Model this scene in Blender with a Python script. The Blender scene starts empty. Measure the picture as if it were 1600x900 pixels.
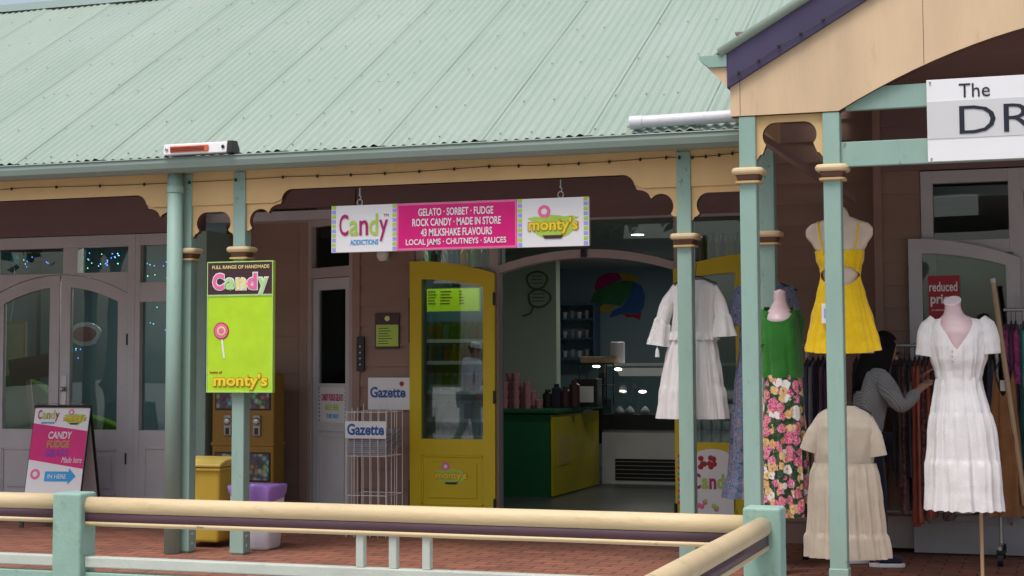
import bpy, bmesh, math, random
from mathutils import Vector, Matrix, noise
R = math.radians
rnd = random.Random(7)
S = bpy.context.scene
COL = S.collection
# ------------------------------------------------------------------ camera
FPX, YAW, PITCH, ROLL, SHY, EYE = 2546.6, R(18.812), R(3.964), R(-.2436), -63.3, 1.4
_f = Vector((-math.sin(YAW), math.cos(YAW), 0)); _r = Vector((math.cos(YAW), math.sin(YAW), 0)); _u = Vector((0, 0, 1))
FW = _f*math.cos(PITCH) + _u*math.sin(PITCH); _u2 = _u*math.cos(PITCH) - _f*math.sin(PITCH)
RT = _r*math.cos(ROLL) + _u2*math.sin(ROLL); UP = _u2*math.cos(ROLL) - _r*math.sin(ROLL)
cam = bpy.data.cameras.new('camera'); camo = bpy.data.objects.new('camera', cam); COL.objects.link(camo)
camo.matrix_world = Matrix(((RT.x, UP.x, -FW.x, 0), (RT.y, UP.y, -FW.y, 0), (RT.z, UP.z, -FW.z, EYE), (0, 0, 0, 1)))
cam.sensor_width = 36; cam.lens = 36*FPX/1600; cam.shift_y = SHY/1600; cam.clip_end = 500; cam.clip_start = .05
S.camera = camo
# ------------------------------------------------------------------ sky, sun, exposure
SUN_EL, SUN_AZ = R(66), R(196)      # azimuth measured from +Y, clockwise
w = bpy.data.worlds.new('World'); S.world = w; w.use_nodes = True
nt = w.node_tree; sky = nt.nodes.new('ShaderNodeTexSky'); sky.sky_type = 'NISHITA'; sky.sun_disc = False
sky.sun_elevation = SUN_EL; sky.sun_rotation = SUN_AZ; sky.dust_density = 4.0; sky.air_density = 1.0; sky.ozone_density = .6
hs_ = nt.nodes.new('ShaderNodeHueSaturation'); hs_.inputs['Saturation'].default_value = .65; hs_.inputs['Value'].default_value = 1.25
nt.links.new(sky.outputs[0], hs_.inputs['Color']); nt.links.new(hs_.outputs[0], nt.nodes['Background'].inputs[0]); nt.nodes['Background'].inputs[1].default_value = .12
sl = bpy.data.lights.new('sun', 'SUN'); so = bpy.data.objects.new('sun', sl); COL.objects.link(so)
sl.energy = 1.5; sl.angle = R(25); sl.color = (1, .97, .93)
sd = Vector((math.sin(SUN_AZ)*math.cos(SUN_EL), math.cos(SUN_AZ)*math.cos(SUN_EL), math.sin(SUN_EL)))
so.rotation_euler = sd.to_track_quat('Z', 'Y').to_euler()
S.view_settings.view_transform = 'Standard'; S.view_settings.look = 'None'; S.view_settings.gamma = 1
S.view_settings.exposure = 0.3
S.view_settings.use_curve_mapping = False
S.cycles.max_bounces = 8; S.cycles.transparent_max_bounces = 16

def P(x, y, Y):
    d = FW + RT*((x-800)/FPX) - UP*((y-450-SHY)/FPX)
    return Vector((0, 0, EYE)) + d*(Y/d.y)
def PXc(x, y, Y): return P(x, y, Y).x
def PZc(x, y, Y): return P(x, y, Y).z
# ------------------------------------------------------------------ materials
def nodes(name):
    m = bpy.data.materials.new(name); m.use_nodes = True
    return m, m.node_tree, m.node_tree.nodes['Principled BSDF']
def N(t, kind, **kw):
    n = t.nodes.new(kind)
    for k, v in kw.items():
        if k in n.inputs: n.inputs[k].default_value = v
        else: setattr(n, k, v)
    return n
def coords(t, scale=(1, 1, 1), kind='Object'):
    c = t.nodes.new('ShaderNodeTexCoord'); mp = N(t, 'ShaderNodeMapping'); mp.inputs['Scale'].default_value = scale
    t.links.new(c.outputs[kind], mp.inputs[0]); return mp.outputs[0]
def ramp(t, fac, stops, interp='LINEAR'):
    r = t.nodes.new('ShaderNodeValToRGB'); r.color_ramp.interpolation = interp
    e = r.color_ramp.elements
    while len(e) < len(stops): e.new(.5)
    for i, (p, c) in enumerate(stops):
        e[i].position = p; e[i].color = (c[0], c[1], c[2], 1) if not isinstance(c, (int, float)) else (c, c, c, 1)
    t.links.new(fac, r.inputs[0]); return r.outputs[0]
def mixc(t, fac, a, b, mode='MIX'):
    m = t.nodes.new('ShaderNodeMix'); m.data_type = 'RGBA'; m.blend_type = mode
    for sock, v in ((m.inputs[0], fac), (m.inputs[6], a), (m.inputs[7], b)):
        if hasattr(v, 'is_linked'): t.links.new(v, sock)
        elif isinstance(v, (int, float)): sock.default_value = v
        else: sock.default_value = (v[0], v[1], v[2], 1)
    return m.outputs[2]
def mul(c, k): return tuple(min(1, x*k) for x in c)
def paint(name, c, rough=.5, var=.12, dirt=.35, dirtc=None, scale=(1, 1, 1), bump=.15, spec=.4, fine=60, metal=0, chips=None):
    """painted or plain surface: slow tone variation, specks of dirt, fine bump"""
    m, t, b = nodes(name)
    co = coords(t, scale)
    n1 = N(t, 'ShaderNodeTexNoise', Scale=2.3, Detail=6, Roughness=.6); t.links.new(co, n1.inputs[0])
    n2 = N(t, 'ShaderNodeTexNoise', Scale=fine, Detail=3); t.links.new(co, n2.inputs[0])
    n3 = N(t, 'ShaderNodeTexNoise', Scale=14, Detail=8, Roughness=.75); t.links.new(co, n3.inputs[0])
    base = ramp(t, n1.outputs[0], [(.3, mul(c, 1-var)), (.7, mul(c, 1+var*.6))])
    dc = dirtc or mul(c, .45)
    f = ramp(t, n3.outputs[0], [(.56, 0), (.78, dirt)])
    col = mixc(t, f, base, dc)
    if chips:
        n4 = N(t, 'ShaderNodeTexNoise', Scale=11, Detail=12, Roughness=.72); t.links.new(co, n4.inputs[0])
        col = mixc(t, ramp(t, n4.outputs[0], [(.655, 0), (.675, .85)]), col, chips)
    t.links.new(col, b.inputs['Base Color'])
    b.inputs['Roughness'].default_value = rough; b.inputs['Specular IOR Level'].default_value = spec; b.inputs['Metallic'].default_value = metal
    if bump:
        bp = N(t, 'ShaderNodeBump', Strength=bump, Distance=.004); t.links.new(n2.outputs[0], bp.inputs['Height']); t.links.new(bp.outputs[0], b.inputs['Normal'])
    return m
def plain(name, c, rough=.5, emit=None, es=0, metal=0, spec=.5):
    m, t, b = nodes(name); b.inputs['Base Color'].default_value = (*c, 1); b.inputs['Roughness'].default_value = rough
    b.inputs['Metallic'].default_value = metal; b.inputs['Specular IOR Level'].default_value = spec
    n = N(t, 'ShaderNodeTexNoise', Scale=9, Detail=5); t.links.new(coords(t), n.inputs[0])
    t.links.new(ramp(t, n.outputs[0], [(.3, mul(c, .93)), (.7, mul(c, 1.05))]), b.inputs['Base Color'])
    if emit: b.inputs['Emission Color'].default_value = (*emit, 1); b.inputs['Emission Strength'].default_value = es
    return m
def glassm(name, tint=(.86, .92, .9), base=.07, rough=0.0):
    m = bpy.data.materials.new(name); m.use_nodes = True; t = m.node_tree; t.nodes.clear()
    o = t.nodes.new('ShaderNodeOutputMaterial'); mx = t.nodes.new('ShaderNodeMixShader')
    tr = t.nodes.new('ShaderNodeBsdfTransparent'); tr.inputs[0].default_value = (*tint, 1)
    gl = t.nodes.new('ShaderNodeBsdfGlossy'); gl.inputs['Roughness'].default_value = rough
    fr = N(t, 'ShaderNodeFresnel', IOR=1.5); ad = N(t, 'ShaderNodeMath', operation='ADD'); ad.inputs[1].default_value = base
    n = N(t, 'ShaderNodeTexNoise', Scale=1.6, Detail=1); t.links.new(coords(t), n.inputs[0])
    bp = N(t, 'ShaderNodeBump', Strength=.05, Distance=.05); t.links.new(n.outputs[0], bp.inputs['Height']); t.links.new(bp.outputs[0], gl.inputs['Normal'])
    t.links.new(fr.outputs[0], ad.inputs[0]); t.links.new(ad.outputs[0], mx.inputs[0])
    t.links.new(tr.outputs[0], mx.inputs[1]); t.links.new(gl.outputs[0], mx.inputs[2]); t.links.new(mx.outputs[0], o.inputs[0])
    return m
def fabric(name, c, var=.1, weave=220, bump=.3, rough=.85, sheen=.25, trans=0, pattern=None):
    m, t, b = nodes(name)
    co = coords(t)
    n1 = N(t, 'ShaderNodeTexNoise', Scale=7, Detail=5); t.links.new(co, n1.inputs[0])
    col = ramp(t, n1.outputs[0], [(.3, mul(c, 1-var)), (.7, mul(c, 1+var))])
    n2 = N(t, 'ShaderNodeTexNoise', Scale=weave, Detail=2); t.links.new(co, n2.inputs[0])
    h = n2.outputs[0]
    if pattern: col, h = pattern(t, co, col, h)
    t.links.new(col, b.inputs['Base Color']); b.inputs['Roughness'].default_value = rough
    b.inputs['Sheen Weight'].default_value = sheen; b.inputs['Specular IOR Level'].default_value = .2
    bp = N(t, 'ShaderNodeBump', Strength=bump, Distance=.003); t.links.new(h, bp.inputs['Height']); t.links.new(bp.outputs[0], b.inputs['Normal'])
    if trans:
        tl = t.nodes.new('ShaderNodeBsdfTranslucent'); t.links.new(col, tl.inputs[0])
        mx = N(t, 'ShaderNodeMixShader'); mx.inputs[0].default_value = trans
        out = t.nodes['Material Output']
        t.links.new(b.outputs[0], mx.inputs[1]); t.links.new(tl.outputs[0], mx.inputs[2]); t.links.new(mx.outputs[0], out.inputs[0])
    return m
def eyelet(scale, dark):
    def f(t, co, col, h):
        v = N(t, 'ShaderNodeTexVoronoi', Scale=scale); t.links.new(co, v.inputs[0])
        k = ramp(t, v.outputs['Distance'], [(.14, dark), (.3, 1)])
        return mixc(t, 1.0, col, k, 'MULTIPLY'), v.outputs['Distance']
    return f
def flowers(ground, cols, scale, leaf):
    def f(t, co, col, h):
        nz = N(t, 'ShaderNodeTexNoise', Scale=scale*1.6, Detail=2); t.links.new(co, nz.inputs[0])
        wob = t.nodes.new('ShaderNodeMix'); wob.data_type = 'VECTOR'; wob.inputs[0].default_value = .035
        t.links.new(co, wob.inputs[4]); t.links.new(nz.outputs['Color'], wob.inputs[5])
        v = N(t, 'ShaderNodeTexVoronoi', Scale=scale, Randomness=.85); t.links.new(wob.outputs[1], v.inputs[0])
        sp = t.nodes.new('ShaderNodeSeparateColor'); t.links.new(v.outputs['Color'], sp.inputs[0])
        pet = ramp(t, sp.outputs[0], [(i/len(cols), c) for i, c in enumerate(cols)], 'CONSTANT')
        n = N(t, 'ShaderNodeTexNoise', Scale=scale*5, Detail=3); t.links.new(co, n.inputs[0])
        pet = mixc(t, ramp(t, n.outputs[0], [(.4, 0), (.65, .55)]), pet, (.9, .75, .7))
        heart = ramp(t, v.outputs['Distance'], [(.1, 1), (.2, 0)])
        pet = mixc(t, heart, pet, (.45, .2, .03))
        n3 = N(t, 'ShaderNodeTexNoise', Scale=scale*2.5, Detail=4); t.links.new(co, n3.inputs[0])
        gr = mixc(t, ramp(t, n3.outputs[0], [(.48, 0), (.56, 1)]), ground, leaf)
        return mixc(t, ramp(t, v.outputs['Distance'], [(.52, 1), (.60, 0)]), gr, pet), h
    return f
def ditsy(scale, cols):
    def f(t, co, col, h):
        v = N(t, 'ShaderNodeTexNoise', Scale=scale, Detail=3, Roughness=.7); t.links.new(co, v.inputs[0])
        sp = t.nodes.new('ShaderNodeSeparateColor'); t.links.new(v.outputs['Color'], sp.inputs[0])
        k = len(cols)
        c = ramp(t, sp.outputs[0], [(.36+.28*i/max(1, k-1), q) for i, q in enumerate(cols)], 'CONSTANT')
        return mixc(t, .8, col, c), h
    return f
def ribs(scale, depth):
    def f(t, co, col, h):
        wv = N(t, 'ShaderNodeTexWave', Scale=scale, Distortion=1.5, Detail=1); wv.bands_direction = 'DIAGONAL'; t.links.new(co, wv.inputs[0])
        return mixc(t, 1.0, col, ramp(t, wv.outputs[0], [(0, depth), (1, 1)]), 'MULTIPLY'), wv.outputs[0]
    return f
M = {}
M['green'] = paint('sage paint', (.28, .42, .365), .55, .12, .45, scale=(1, 1, .35), bump=.3, chips=(.16, .22, .19))
M['greenrail'] = paint('mint worn paint', (.29, .45, .38), .6, .2, .9, (.13, .19, .15), bump=.35, chips=(.13, .13, .11))
M['cream'] = paint('cream paint', (.68, .455, .21), .55, .1, .28, (.4, .25, .12), scale=(1, 1, .5))
M['creamgable'] = paint('weathered cream paint', (.67, .49, .31), .65, .18, .6, (.42, .31, .18), scale=(1, 1, .22))
M['handrail'] = paint('worn cream rail paint', (.66, .51, .30), .5, .16, .6, (.30, .22, .12), scale=(.35, 1, 1), bump=.4, chips=(.20, .16, .11))
M['plum'] = paint('plum paint', (.10, .05, .07), .5, .15, .3, (.04, .03, .03))
M['purple'] = paint('purple paint', (.058, .046, .10), .5, .12, .3)
M['brown'] = paint('brown trim paint', (.14, .065, .045), .5, .12, .2)
M['palebar'] = paint('pale weathered paint', (.52, .56, .50), .6, .15, .55, (.25, .26, .2), bump=.3)
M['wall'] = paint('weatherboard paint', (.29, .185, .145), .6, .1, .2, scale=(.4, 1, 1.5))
M['walltop'] = paint('darker brown upper boards', (.22, .14, .135), .6, .1, .2, scale=(.4, 1, 1.5))  # upper wall boards, a darker brown than the boards below
M['lining'] = paint('soffit paint', (.26, .18, .17), .65, .12, .2, scale=(.4, 1, 1))
M['joinery'] = paint('off white joinery paint', (.50, .495, .52), .5, .1, .3)
M['joinerybrown'] = paint('taupe joinery paint', (.40, .34, .33), .5, .1, .25)
M['yellow'] = paint('yellow door paint', (.62, .48, .012), .45, .06, .15)
M['gutter'] = paint('grey green gutter', (.22, .29, .255), .4, .08, .25, scale=(.3, 1, 1), bump=.05)
M['steel'] = paint('zinc steel', (.5, .5, .5), .35, .08, .2, metal=.8, bump=.05)
M['black'] = plain('black plastic', (.012, .012, .014), .45)
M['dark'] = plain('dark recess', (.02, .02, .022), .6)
M['white'] = paint('white sheet', (.80, .80, .82), .4, .02, .05, bump=0)
M['wire'] = plain('white wire', (.78, .76, .74), .4)
M['glass'] = glassm('window glass', (.72, .80, .78), .015)
M['doorglass'] = glassm('door leaf glass', (.78, .85, .84), .07)
M['clear'] = glassm('case glass', (.85, .9, .9), .04)
M['pinkwrite'] = plain('magenta ink', (.42, .005, .13), .4)
M['magenta'] = plain('magenta print', (.68, .004, .19), .35)
M['lime'] = plain('lime print', (.45, .72, .02), .35)
M['limew'] = plain('lime ink', (.42, .62, .08), .4)
M['blueink'] = plain('blue ink', (.03, .33, .72), .4)
M['navyink'] = plain('navy blue ink', (.02, .11, .36), .4)
M['yellowink'] = plain('yellow ink', (.86, .66, .03), .4)
M['orangeink'] = plain('orange outline ink', (.55, .28, .01), .4)
M['maroon'] = plain('maroon print', (.055, .02, .025), .4)
M['pinkink'] = plain('pink ink', (.8, .16, .36), .4)
M['paleyellowink'] = plain('pale yellow ink', (.82, .74, .28), .4)
M['palegreenink'] = plain('pale green ink', (.45, .72, .3), .4)
M['blackink'] = plain('black ink', (.015, .015, .03), .4)
M['goldink'] = plain('gold ink', (.45, .33, .05), .4)
M['purpleink'] = plain('violet ink', (.16, .05, .45), .4)
M['lilac'] = plain('lilac stripe print', (.35, .35, .8), .4)
M['greyprint'] = paint('grey sign band', (.62, .62, .63), .4, .02, .05, bump=0)
M['red'] = plain('red poster', (.40, .006, .025), .4)
M['binyellow'] = paint('yellow bin plastic', (.70, .48, .06), .45, .08, .3, (.35, .25, .08), bump=.05)
M['binlid'] = paint('pale yellow lid plastic', (.76, .58, .14), .45, .1, .4, (.45, .36, .18), bump=.05)
M['binwhite'] = paint('white bin plastic', (.72, .71, .77), .45, .05, .25, (.4, .38, .4), bump=.05)
M['liner'] = plain('violet liner film', (.36, .20, .62), .3)
M['skin'] = plain('skin', (.44, .25, .17), .5)
M['hair'] = plain('black hair', (.008, .007, .008), .65, spec=.15)
M['mannequin'] = plain('pale pink mannequin', (.72, .52, .54), .35)
M['form'] = plain('cream plastic form', (.62, .50, .40), .25)
M['capwhite'] = plain('pale neck cap', (.80, .70, .74), .3)
M['wood'] = paint('light timber', (.5, .36, .22), .55, .12, .2, scale=(4, 4, .5))
# brick paving
def paving():
    m, t, b = nodes('brick paving'); co = coords(t)
    br = N(t, 'ShaderNodeTexBrick', Scale=1.0); br.inputs['Brick Width'].default_value = .24; br.inputs['Row Height'].default_value = .12
    br.inputs['Mortar Size'].default_value = .008; br.inputs['Mortar Smooth'].default_value = .3; br.inputs['Bias'].default_value = -.2
    br.inputs['Color1'].default_value = (.38, .14, .08, 1); br.inputs['Color2'].default_value = (.24, .08, .05, 1); br.inputs['Mortar'].default_value = (.06, .035, .03, 1)
    t.links.new(co, br.inputs[0])
    n = N(t, 'ShaderNodeTexNoise', Scale=3, Detail=8, Roughness=.7); t.links.new(co, n.inputs[0])
    n2 = N(t, 'ShaderNodeTexNoise', Scale=40, Detail=4); t.links.new(co, n2.inputs[0])
    c = mixc(t, ramp(t, n.outputs[0], [(.35, .55), (.7, 0)]), br.outputs[0], (.10, .05, .04))
    c = mixc(t, ramp(t, n2.outputs[0], [(.55, 0), (.75, .35)]), c, (.36, .2, .14))
    t.links.new(c, b.inputs['Base Color']); b.inputs['Roughness'].default_value = .75
    bp = N(t, 'ShaderNodeBump', Strength=.5, Distance=.006); t.links.new(br.outputs['Fac'], bp.inputs['Height']); bp.invert = True
    t.links.new(bp.outputs[0], b.inputs['Normal']); return m
M['paving'] = paving()
def roofmat():
    m, t, b = nodes('green corrugated iron'); co = coords(t)
    sx = t.nodes.new('ShaderNodeSeparateXYZ'); t.links.new(co, sx.inputs[0])
    dv = N(t, 'ShaderNodeMath', operation='DIVIDE'); dv.inputs[1].default_value = .762; t.links.new(sx.outputs[0], dv.inputs[0])
    fl = N(t, 'ShaderNodeMath', operation='FLOOR'); t.links.new(dv.outputs[0], fl.inputs[0])
    wn = N(t, 'ShaderNodeTexWhiteNoise'); wn.noise_dimensions = '1D'; t.links.new(fl.outputs[0], wn.inputs['W'])
    base = ramp(t, wn.outputs[0], [(0, (.285, .36, .30)), (1, (.315, .39, .325))])
    n = N(t, 'ShaderNodeTexNoise', Scale=1.2, Detail=8, Roughness=.65); t.links.new(coords(t, (1, .4, .4)), n.inputs[0])
    c = mixc(t, ramp(t, n.outputs[0], [(.42, 0), (.72, .5)]), base, (.40, .45, .41))
    n2 = N(t, 'ShaderNodeTexNoise', Scale=30, Detail=5, Roughness=.7); t.links.new(co, n2.inputs[0])
    c = mixc(t, ramp(t, n2.outputs[0], [(.62, 0), (.8, .4)]), c, (.2, .24, .19))
    t.links.new(c, b.inputs['Base Color']); b.inputs['Roughness'].default_value = .5; b.inputs['Specular IOR Level'].default_value = .35
    return m
M['roof'] = roofmat()
# ------------------------------------------------------------------ mesh helpers
XF = None            # optional matrix applied to everything built while it is set
class MB:
    def __init__(s): s.v = []; s.f = []; s.mi = []
    def add(s, vs, fs, mi=0):
        o = len(s.v); s.v += [tuple(v) for v in vs]; s.f += [tuple(i+o for i in f) for f in fs]; s.mi += [mi]*len(fs); return s
    def box(s, x0, x1, y0, y1, z0, z1, mi=0):
        return s.add([(x0, y0, z0), (x1, y0, z0), (x1, y1, z0), (x0, y1, z0), (x0, y0, z1), (x1, y0, z1), (x1, y1, z1), (x0, y1, z1)],
                     [(0, 3, 2, 1), (4, 5, 6, 7), (0, 1, 5, 4), (1, 2, 6, 5), (2, 3, 7, 6), (3, 0, 4, 7)], mi)
    def prism(s, poly, axis, a0, a1, mi=0, side=None):
        """poly of 2-D points swept along an axis: 'y' poly=(x,z); 'x' poly=(y,z); 'z' poly=(x,y)"""
        if side is None: side = mi
        n = len(poly)
        def pt(p, a): return (p[0], a, p[1]) if axis == 'y' else ((a, p[0], p[1]) if axis == 'x' else (p[0], p[1], a))
        vs = [pt(p, a0) for p in poly] + [pt(p, a1) for p in poly]
        s.add(vs, [tuple(range(n))], mi); o = len(s.v)-2*n
        s.f.append(tuple(o+n+i for i in reversed(range(n)))); s.mi.append(mi)
        for i in range(n):
            j = (i+1) % n; s.f.append((o+i, o+n+i, o+n+j, o+j)); s.mi.append(side)
        return s
    def tube(s, pts, r, n=10, mi=0, cap=True):
        pts = [Vector(p) for p in pts]; rr = r if isinstance(r, (list, tuple)) else [r]*len(pts)
        vs = []; prev = None
        for i, p in enumerate(pts):
            d = (pts[min(i+1, len(pts)-1)] - pts[max(i-1, 0)]).normalized()
            if prev is None:
                a = d.orthogonal().normalized()
            else:
                a = (prev - d*prev.dot(d)).normalized()
            prev = a; b = d.cross(a)
            for k in range(n):
                t = 2*math.pi*k/n; vs.append(p + (a*math.cos(t)+b*math.sin(t))*rr[i])
        fs = []
        for i in range(len(pts)-1):
            for k in range(n):
                k2 = (k+1) % n; fs.append((i*n+k, i*n+k2, (i+1)*n+k2, (i+1)*n+k))
        if cap: fs += [tuple(reversed(range(n))), tuple((len(pts)-1)*n+k for k in range(n))]
        return s.add(vs, fs, mi)
    def lathe(s, prof, cx, cy, n=24, mi=0, sq=None):
        """profile of (radius, z) turned about a vertical axis"""
        vs = []
        for r, z in prof:
            for k in range(n):
                t = 2*math.pi*k/n; vs.append((cx+r*math.cos(t), cy+r*math.sin(t), z))
        fs = []
        for i in range(len(prof)-1):
            for k in range(n):
                k2 = (k+1) % n; fs.append((i*n+k, i*n+k2, (i+1)*n+k2, (i+1)*n+k))
        fs += [tuple(reversed(range(n))), tuple((len(prof)-1)*n+k for k in range(n))]
        return s.add(vs, fs, mi)
    def sqring(s, prof, cx, cy, mi=0):
        """profile of (half width, z) swept round a square with rounded corners"""
        vs = []; n = 0
        for r, z in prof:
            ring = []
            for cxn, cyn, a0 in ((1, 1, 0), (-1, 1, 90), (-1, -1, 180), (1, -1, 270)):
                cr = max(.003, (r-.04)*.8)
                for k in range(5):
                    a = R(a0+k*22.5); ring.append((cx+cxn*(r-cr)+cr*math.cos(a), cy+cyn*(r-cr)+cr*math.sin(a), z))
            n = len(ring); vs += ring
        fs = []
        for i in range(len(prof)-1):
            for k in range(n):
                k2 = (k+1) % n; fs.append((i*n+k, i*n+k2, (i+1)*n+k2, (i+1)*n+k))
        fs += [tuple(reversed(range(n))), tuple((len(prof)-1)*n+k for k in range(n))]
        return s.add(vs, fs, mi)
    def ball(s, c, r, n=10, m=6, sc=(1, 1, 1), mi=0):
        prof = []
        vs = []; fs = []
        for i in range(m+1):
            ph = math.pi*i/m
            for k in range(n):
                t = 2*math.pi*k/n
                vs.append((c[0]+r*sc[0]*math.sin(ph)*math.cos(t), c[1]+r*sc[1]*math.sin(ph)*math.sin(t), c[2]+r*sc[2]*math.cos(ph)))
        for i in range(m):
            for k in range(n):
                k2 = (k+1) % n; fs.append((i*n+k, (i+1)*n+k, (i+1)*n+k2, i*n+k2))
        return s.add(vs, fs, mi)
    def build(s, name, mats, parent=None, bevel=0, smooth=False, seg=2, angle=35):
        me = bpy.data.meshes.new(name)
        vs = [tuple(XF @ Vector(v)) for v in s.v] if XF is not None else s.v
        me.from_pydata(vs, [], s.f)
        mats = mats if isinstance(mats, (list, tuple)) else [mats]
        for m in mats: me.materials.append(M[m] if isinstance(m, str) else m)
        me.polygons.foreach_set('material_index', s.mi)
        if smooth: me.polygons.foreach_set('use_smooth', [True]*len(me.polygons))
        bm = bmesh.new(); bm.from_mesh(me); bmesh.ops.remove_doubles(bm, verts=bm.verts, dist=1e-6) if smooth == 2 else None
        bmesh.ops.recalc_face_normals(bm, faces=bm.faces); bm.to_mesh(me); bm.free()
        return link(name, me, parent, bevel, seg, angle)
def link(name, me, parent=None, bevel=0, seg=2, angle=35):
    o = bpy.data.objects.new(name, me); COL.objects.link(o)
    if parent is not None: setparent(o, parent)
    if bevel:
        b = o.modifiers.new('edge', 'BEVEL'); b.width = bevel; b.segments = seg; b.limit_method = 'ANGLE'; b.angle_limit = R(angle)
    return o
def wm(o):
    m = Matrix.Translation(o.location)
    return wm(o.parent) @ m if (o.parent and o.type == 'EMPTY') else m
def setparent(o, p):
    o.parent = p
    if p.type == 'EMPTY': o.matrix_parent_inverse = Matrix.Translation(p.location).inverted()
def thing(name, label, cat, loc=(0, 0, 0), group=None):
    o = bpy.data.objects.new(name, None); COL.objects.link(o); o.location = loc
    o.empty_display_size = .1
    return tag(o, label, cat, group)
def tag(o, label, cat, group=None):
    o['label'] = label; o['category'] = cat
    if group: o['group'] = group
    return o
def copy_tree(root, loc, label=None):
    c = root.copy(); COL.objects.link(c); c.location = loc
    if label: c['label'] = label
    def kids(src, dst):
        for ch in list(src.children):
            d = ch.copy(); COL.objects.link(d); d.parent = dst; kids(ch, d)
    kids(root, c); return c
def text(name, s, x0, x1, z0, z1, y, mat, parent, bold=.0, shear=0, thick=.002, space=1.0, box=None):
    """lettering that fills the box x0..x1, z0..z1 and faces -Y"""
    cu = bpy.data.curves.new(name, 'FONT'); cu.body = s; cu.size = 1; cu.offset = bold; cu.shear = shear; cu.space_character = space; cu.resolution_u = 3
    cu.extrude = .01; cu.align_x = 'LEFT'
    o = bpy.data.objects.new(name, cu); COL.objects.link(o)
    dg = bpy.context.evaluated_depsgraph_get(); me = bpy.data.meshes.new_from_object(o.evaluated_get(dg))
    bpy.data.objects.remove(o); bpy.data.curves.remove(cu)
    xs = [v.co.x for v in me.vertices]; ys = [v.co.y for v in me.vertices]
    ax, bx, ay, by = min(xs), max(xs), min(ys), max(ys)
    for v in me.vertices:
        p = Vector((x0+(v.co.x-ax)/(bx-ax)*(x1-x0), y+(-thick if v.co.z > 0 else 0), z0+(v.co.y-ay)/(by-ay)*(z1-z0)))
        v.co = XF @ p if XF is not None else p
    me.materials.clear(); me.materials.append(M[mat])
    return link(name, me, parent)
def letters(s, x0, x1, z0, z1, y, mats, parent, bold=.02, widths=None, desc=(), outline=None, shear=0):
    """word whose letters alternate in colour; desc = letters that hang below z0"""
    n = len(s); widths = widths or [1]*n; tot = sum(widths); x = x0; h = z1-z0
    for i, c in enumerate(s):
        wd = (x1-x0)*widths[i]/tot; g = wd*.06
        low = z0-(h*.28 if c in desc else 0); xh = z0+h*.70
        top = z1 if (c.isupper() or c in 'dbhklt') else xh
        if outline:
            o = h*.06; text('letter_outline', c, x+g-o, x+wd-g+o, low-o, top+o, y, outline, parent, bold+.05)
        text('letter', c, x+g, x+wd-g, low, top, y-.0025, mats[i % len(mats)], parent, bold, shear)
        x += wd
# ================================================================== SETTING: ground, sky stays the world
g = MB(); g.add([(-60, -60, 0), (60, -60, 0), (60, 60, 0), (-60, 60, 0)], [(0, 1, 2, 3)])
o = g.build('paving', 'paving'); o['kind'] = 'structure'
M['concrete'] = paint('pale bounce concrete', (.40, .39, .37), .8, .15, .4, bump=.3)
g = MB(); g.add([(-60, -60, .004), (60, -60, .004), (60, 8.6, .004), (-60, 8.6, .004)], [(0, 1, 2, 3)])
o = g.build('path', 'concrete'); o['kind'] = 'structure'  # unseen grey ground added so light bounced under the verandah stays neutral
m, t, b = nodes('dark vinyl floor'); n = N(t, 'ShaderNodeTexNoise', Scale=2, Detail=6); t.links.new(coords(t, (1, 6, 1)), n.inputs[0])
t.links.new(ramp(t, n.outputs[0], [(.3, (.045, .06, .06)), (.7, (.09, .11, .11))]), b.inputs['Base Color']); b.inputs['Roughness'].default_value = .35; M['vinyl'] = m
g = MB(); g.add([(-10.5, 12.62, .006), (.8, 12.62, .006), (.8, 21, .006), (-10.5, 21, .006)], [(0, 1, 2, 3)])
o = g.build('shop_floor', 'vinyl'); o['kind'] = 'structure'
# ================================================================== CANDY SHOP BUILDING
W = 12.6; YP = 10.72; T30 = math.tan(R(30))
shop = thing('shop_building', 'candy shop with green corrugated roof, deep verandah and open yellow door', 'building', (-5, W, 0))
def zroof(Y): return 2.915 + (Y-10.56)*T30
# --- corrugated roof
def corrugated(x0, x1, ya, za, yb, zb, per=.0762, amp=.0092, sub=8, seam=.762):
    mb = MB(); nx = int((x1-x0)/per*sub)
    L = math.hypot(yb-ya, zb-za); ny, nz = -(zb-za)/L, (yb-ya)/L
    rows = 7
    for r in range(rows+1):
        f = r/rows
        for i in range(nx+1):
            x = x0+i*per/sub; q = ((x/seam) % 1.0)
            hgt = amp*math.sin(2*math.pi*x/per) + .015*q**3 + .0025*noise.noise((x*.9, f*5, 3))
            mb.v.append((x, ya+(yb-ya)*f+ny*hgt, za+(zb-za)*f+nz*hgt))
    for r in range(rows):
        for i in range(nx):
            a = r*(nx+1)+i; mb.f.append((a, a+1, a+nx+2, a+nx+1)); mb.mi.append(0)
    return mb
RY1, RZ1 = 14.40, zroof(14.40)
rb = corrugated(-18, -1.86, 10.56, zroof(10.56), RY1, RZ1)
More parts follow.
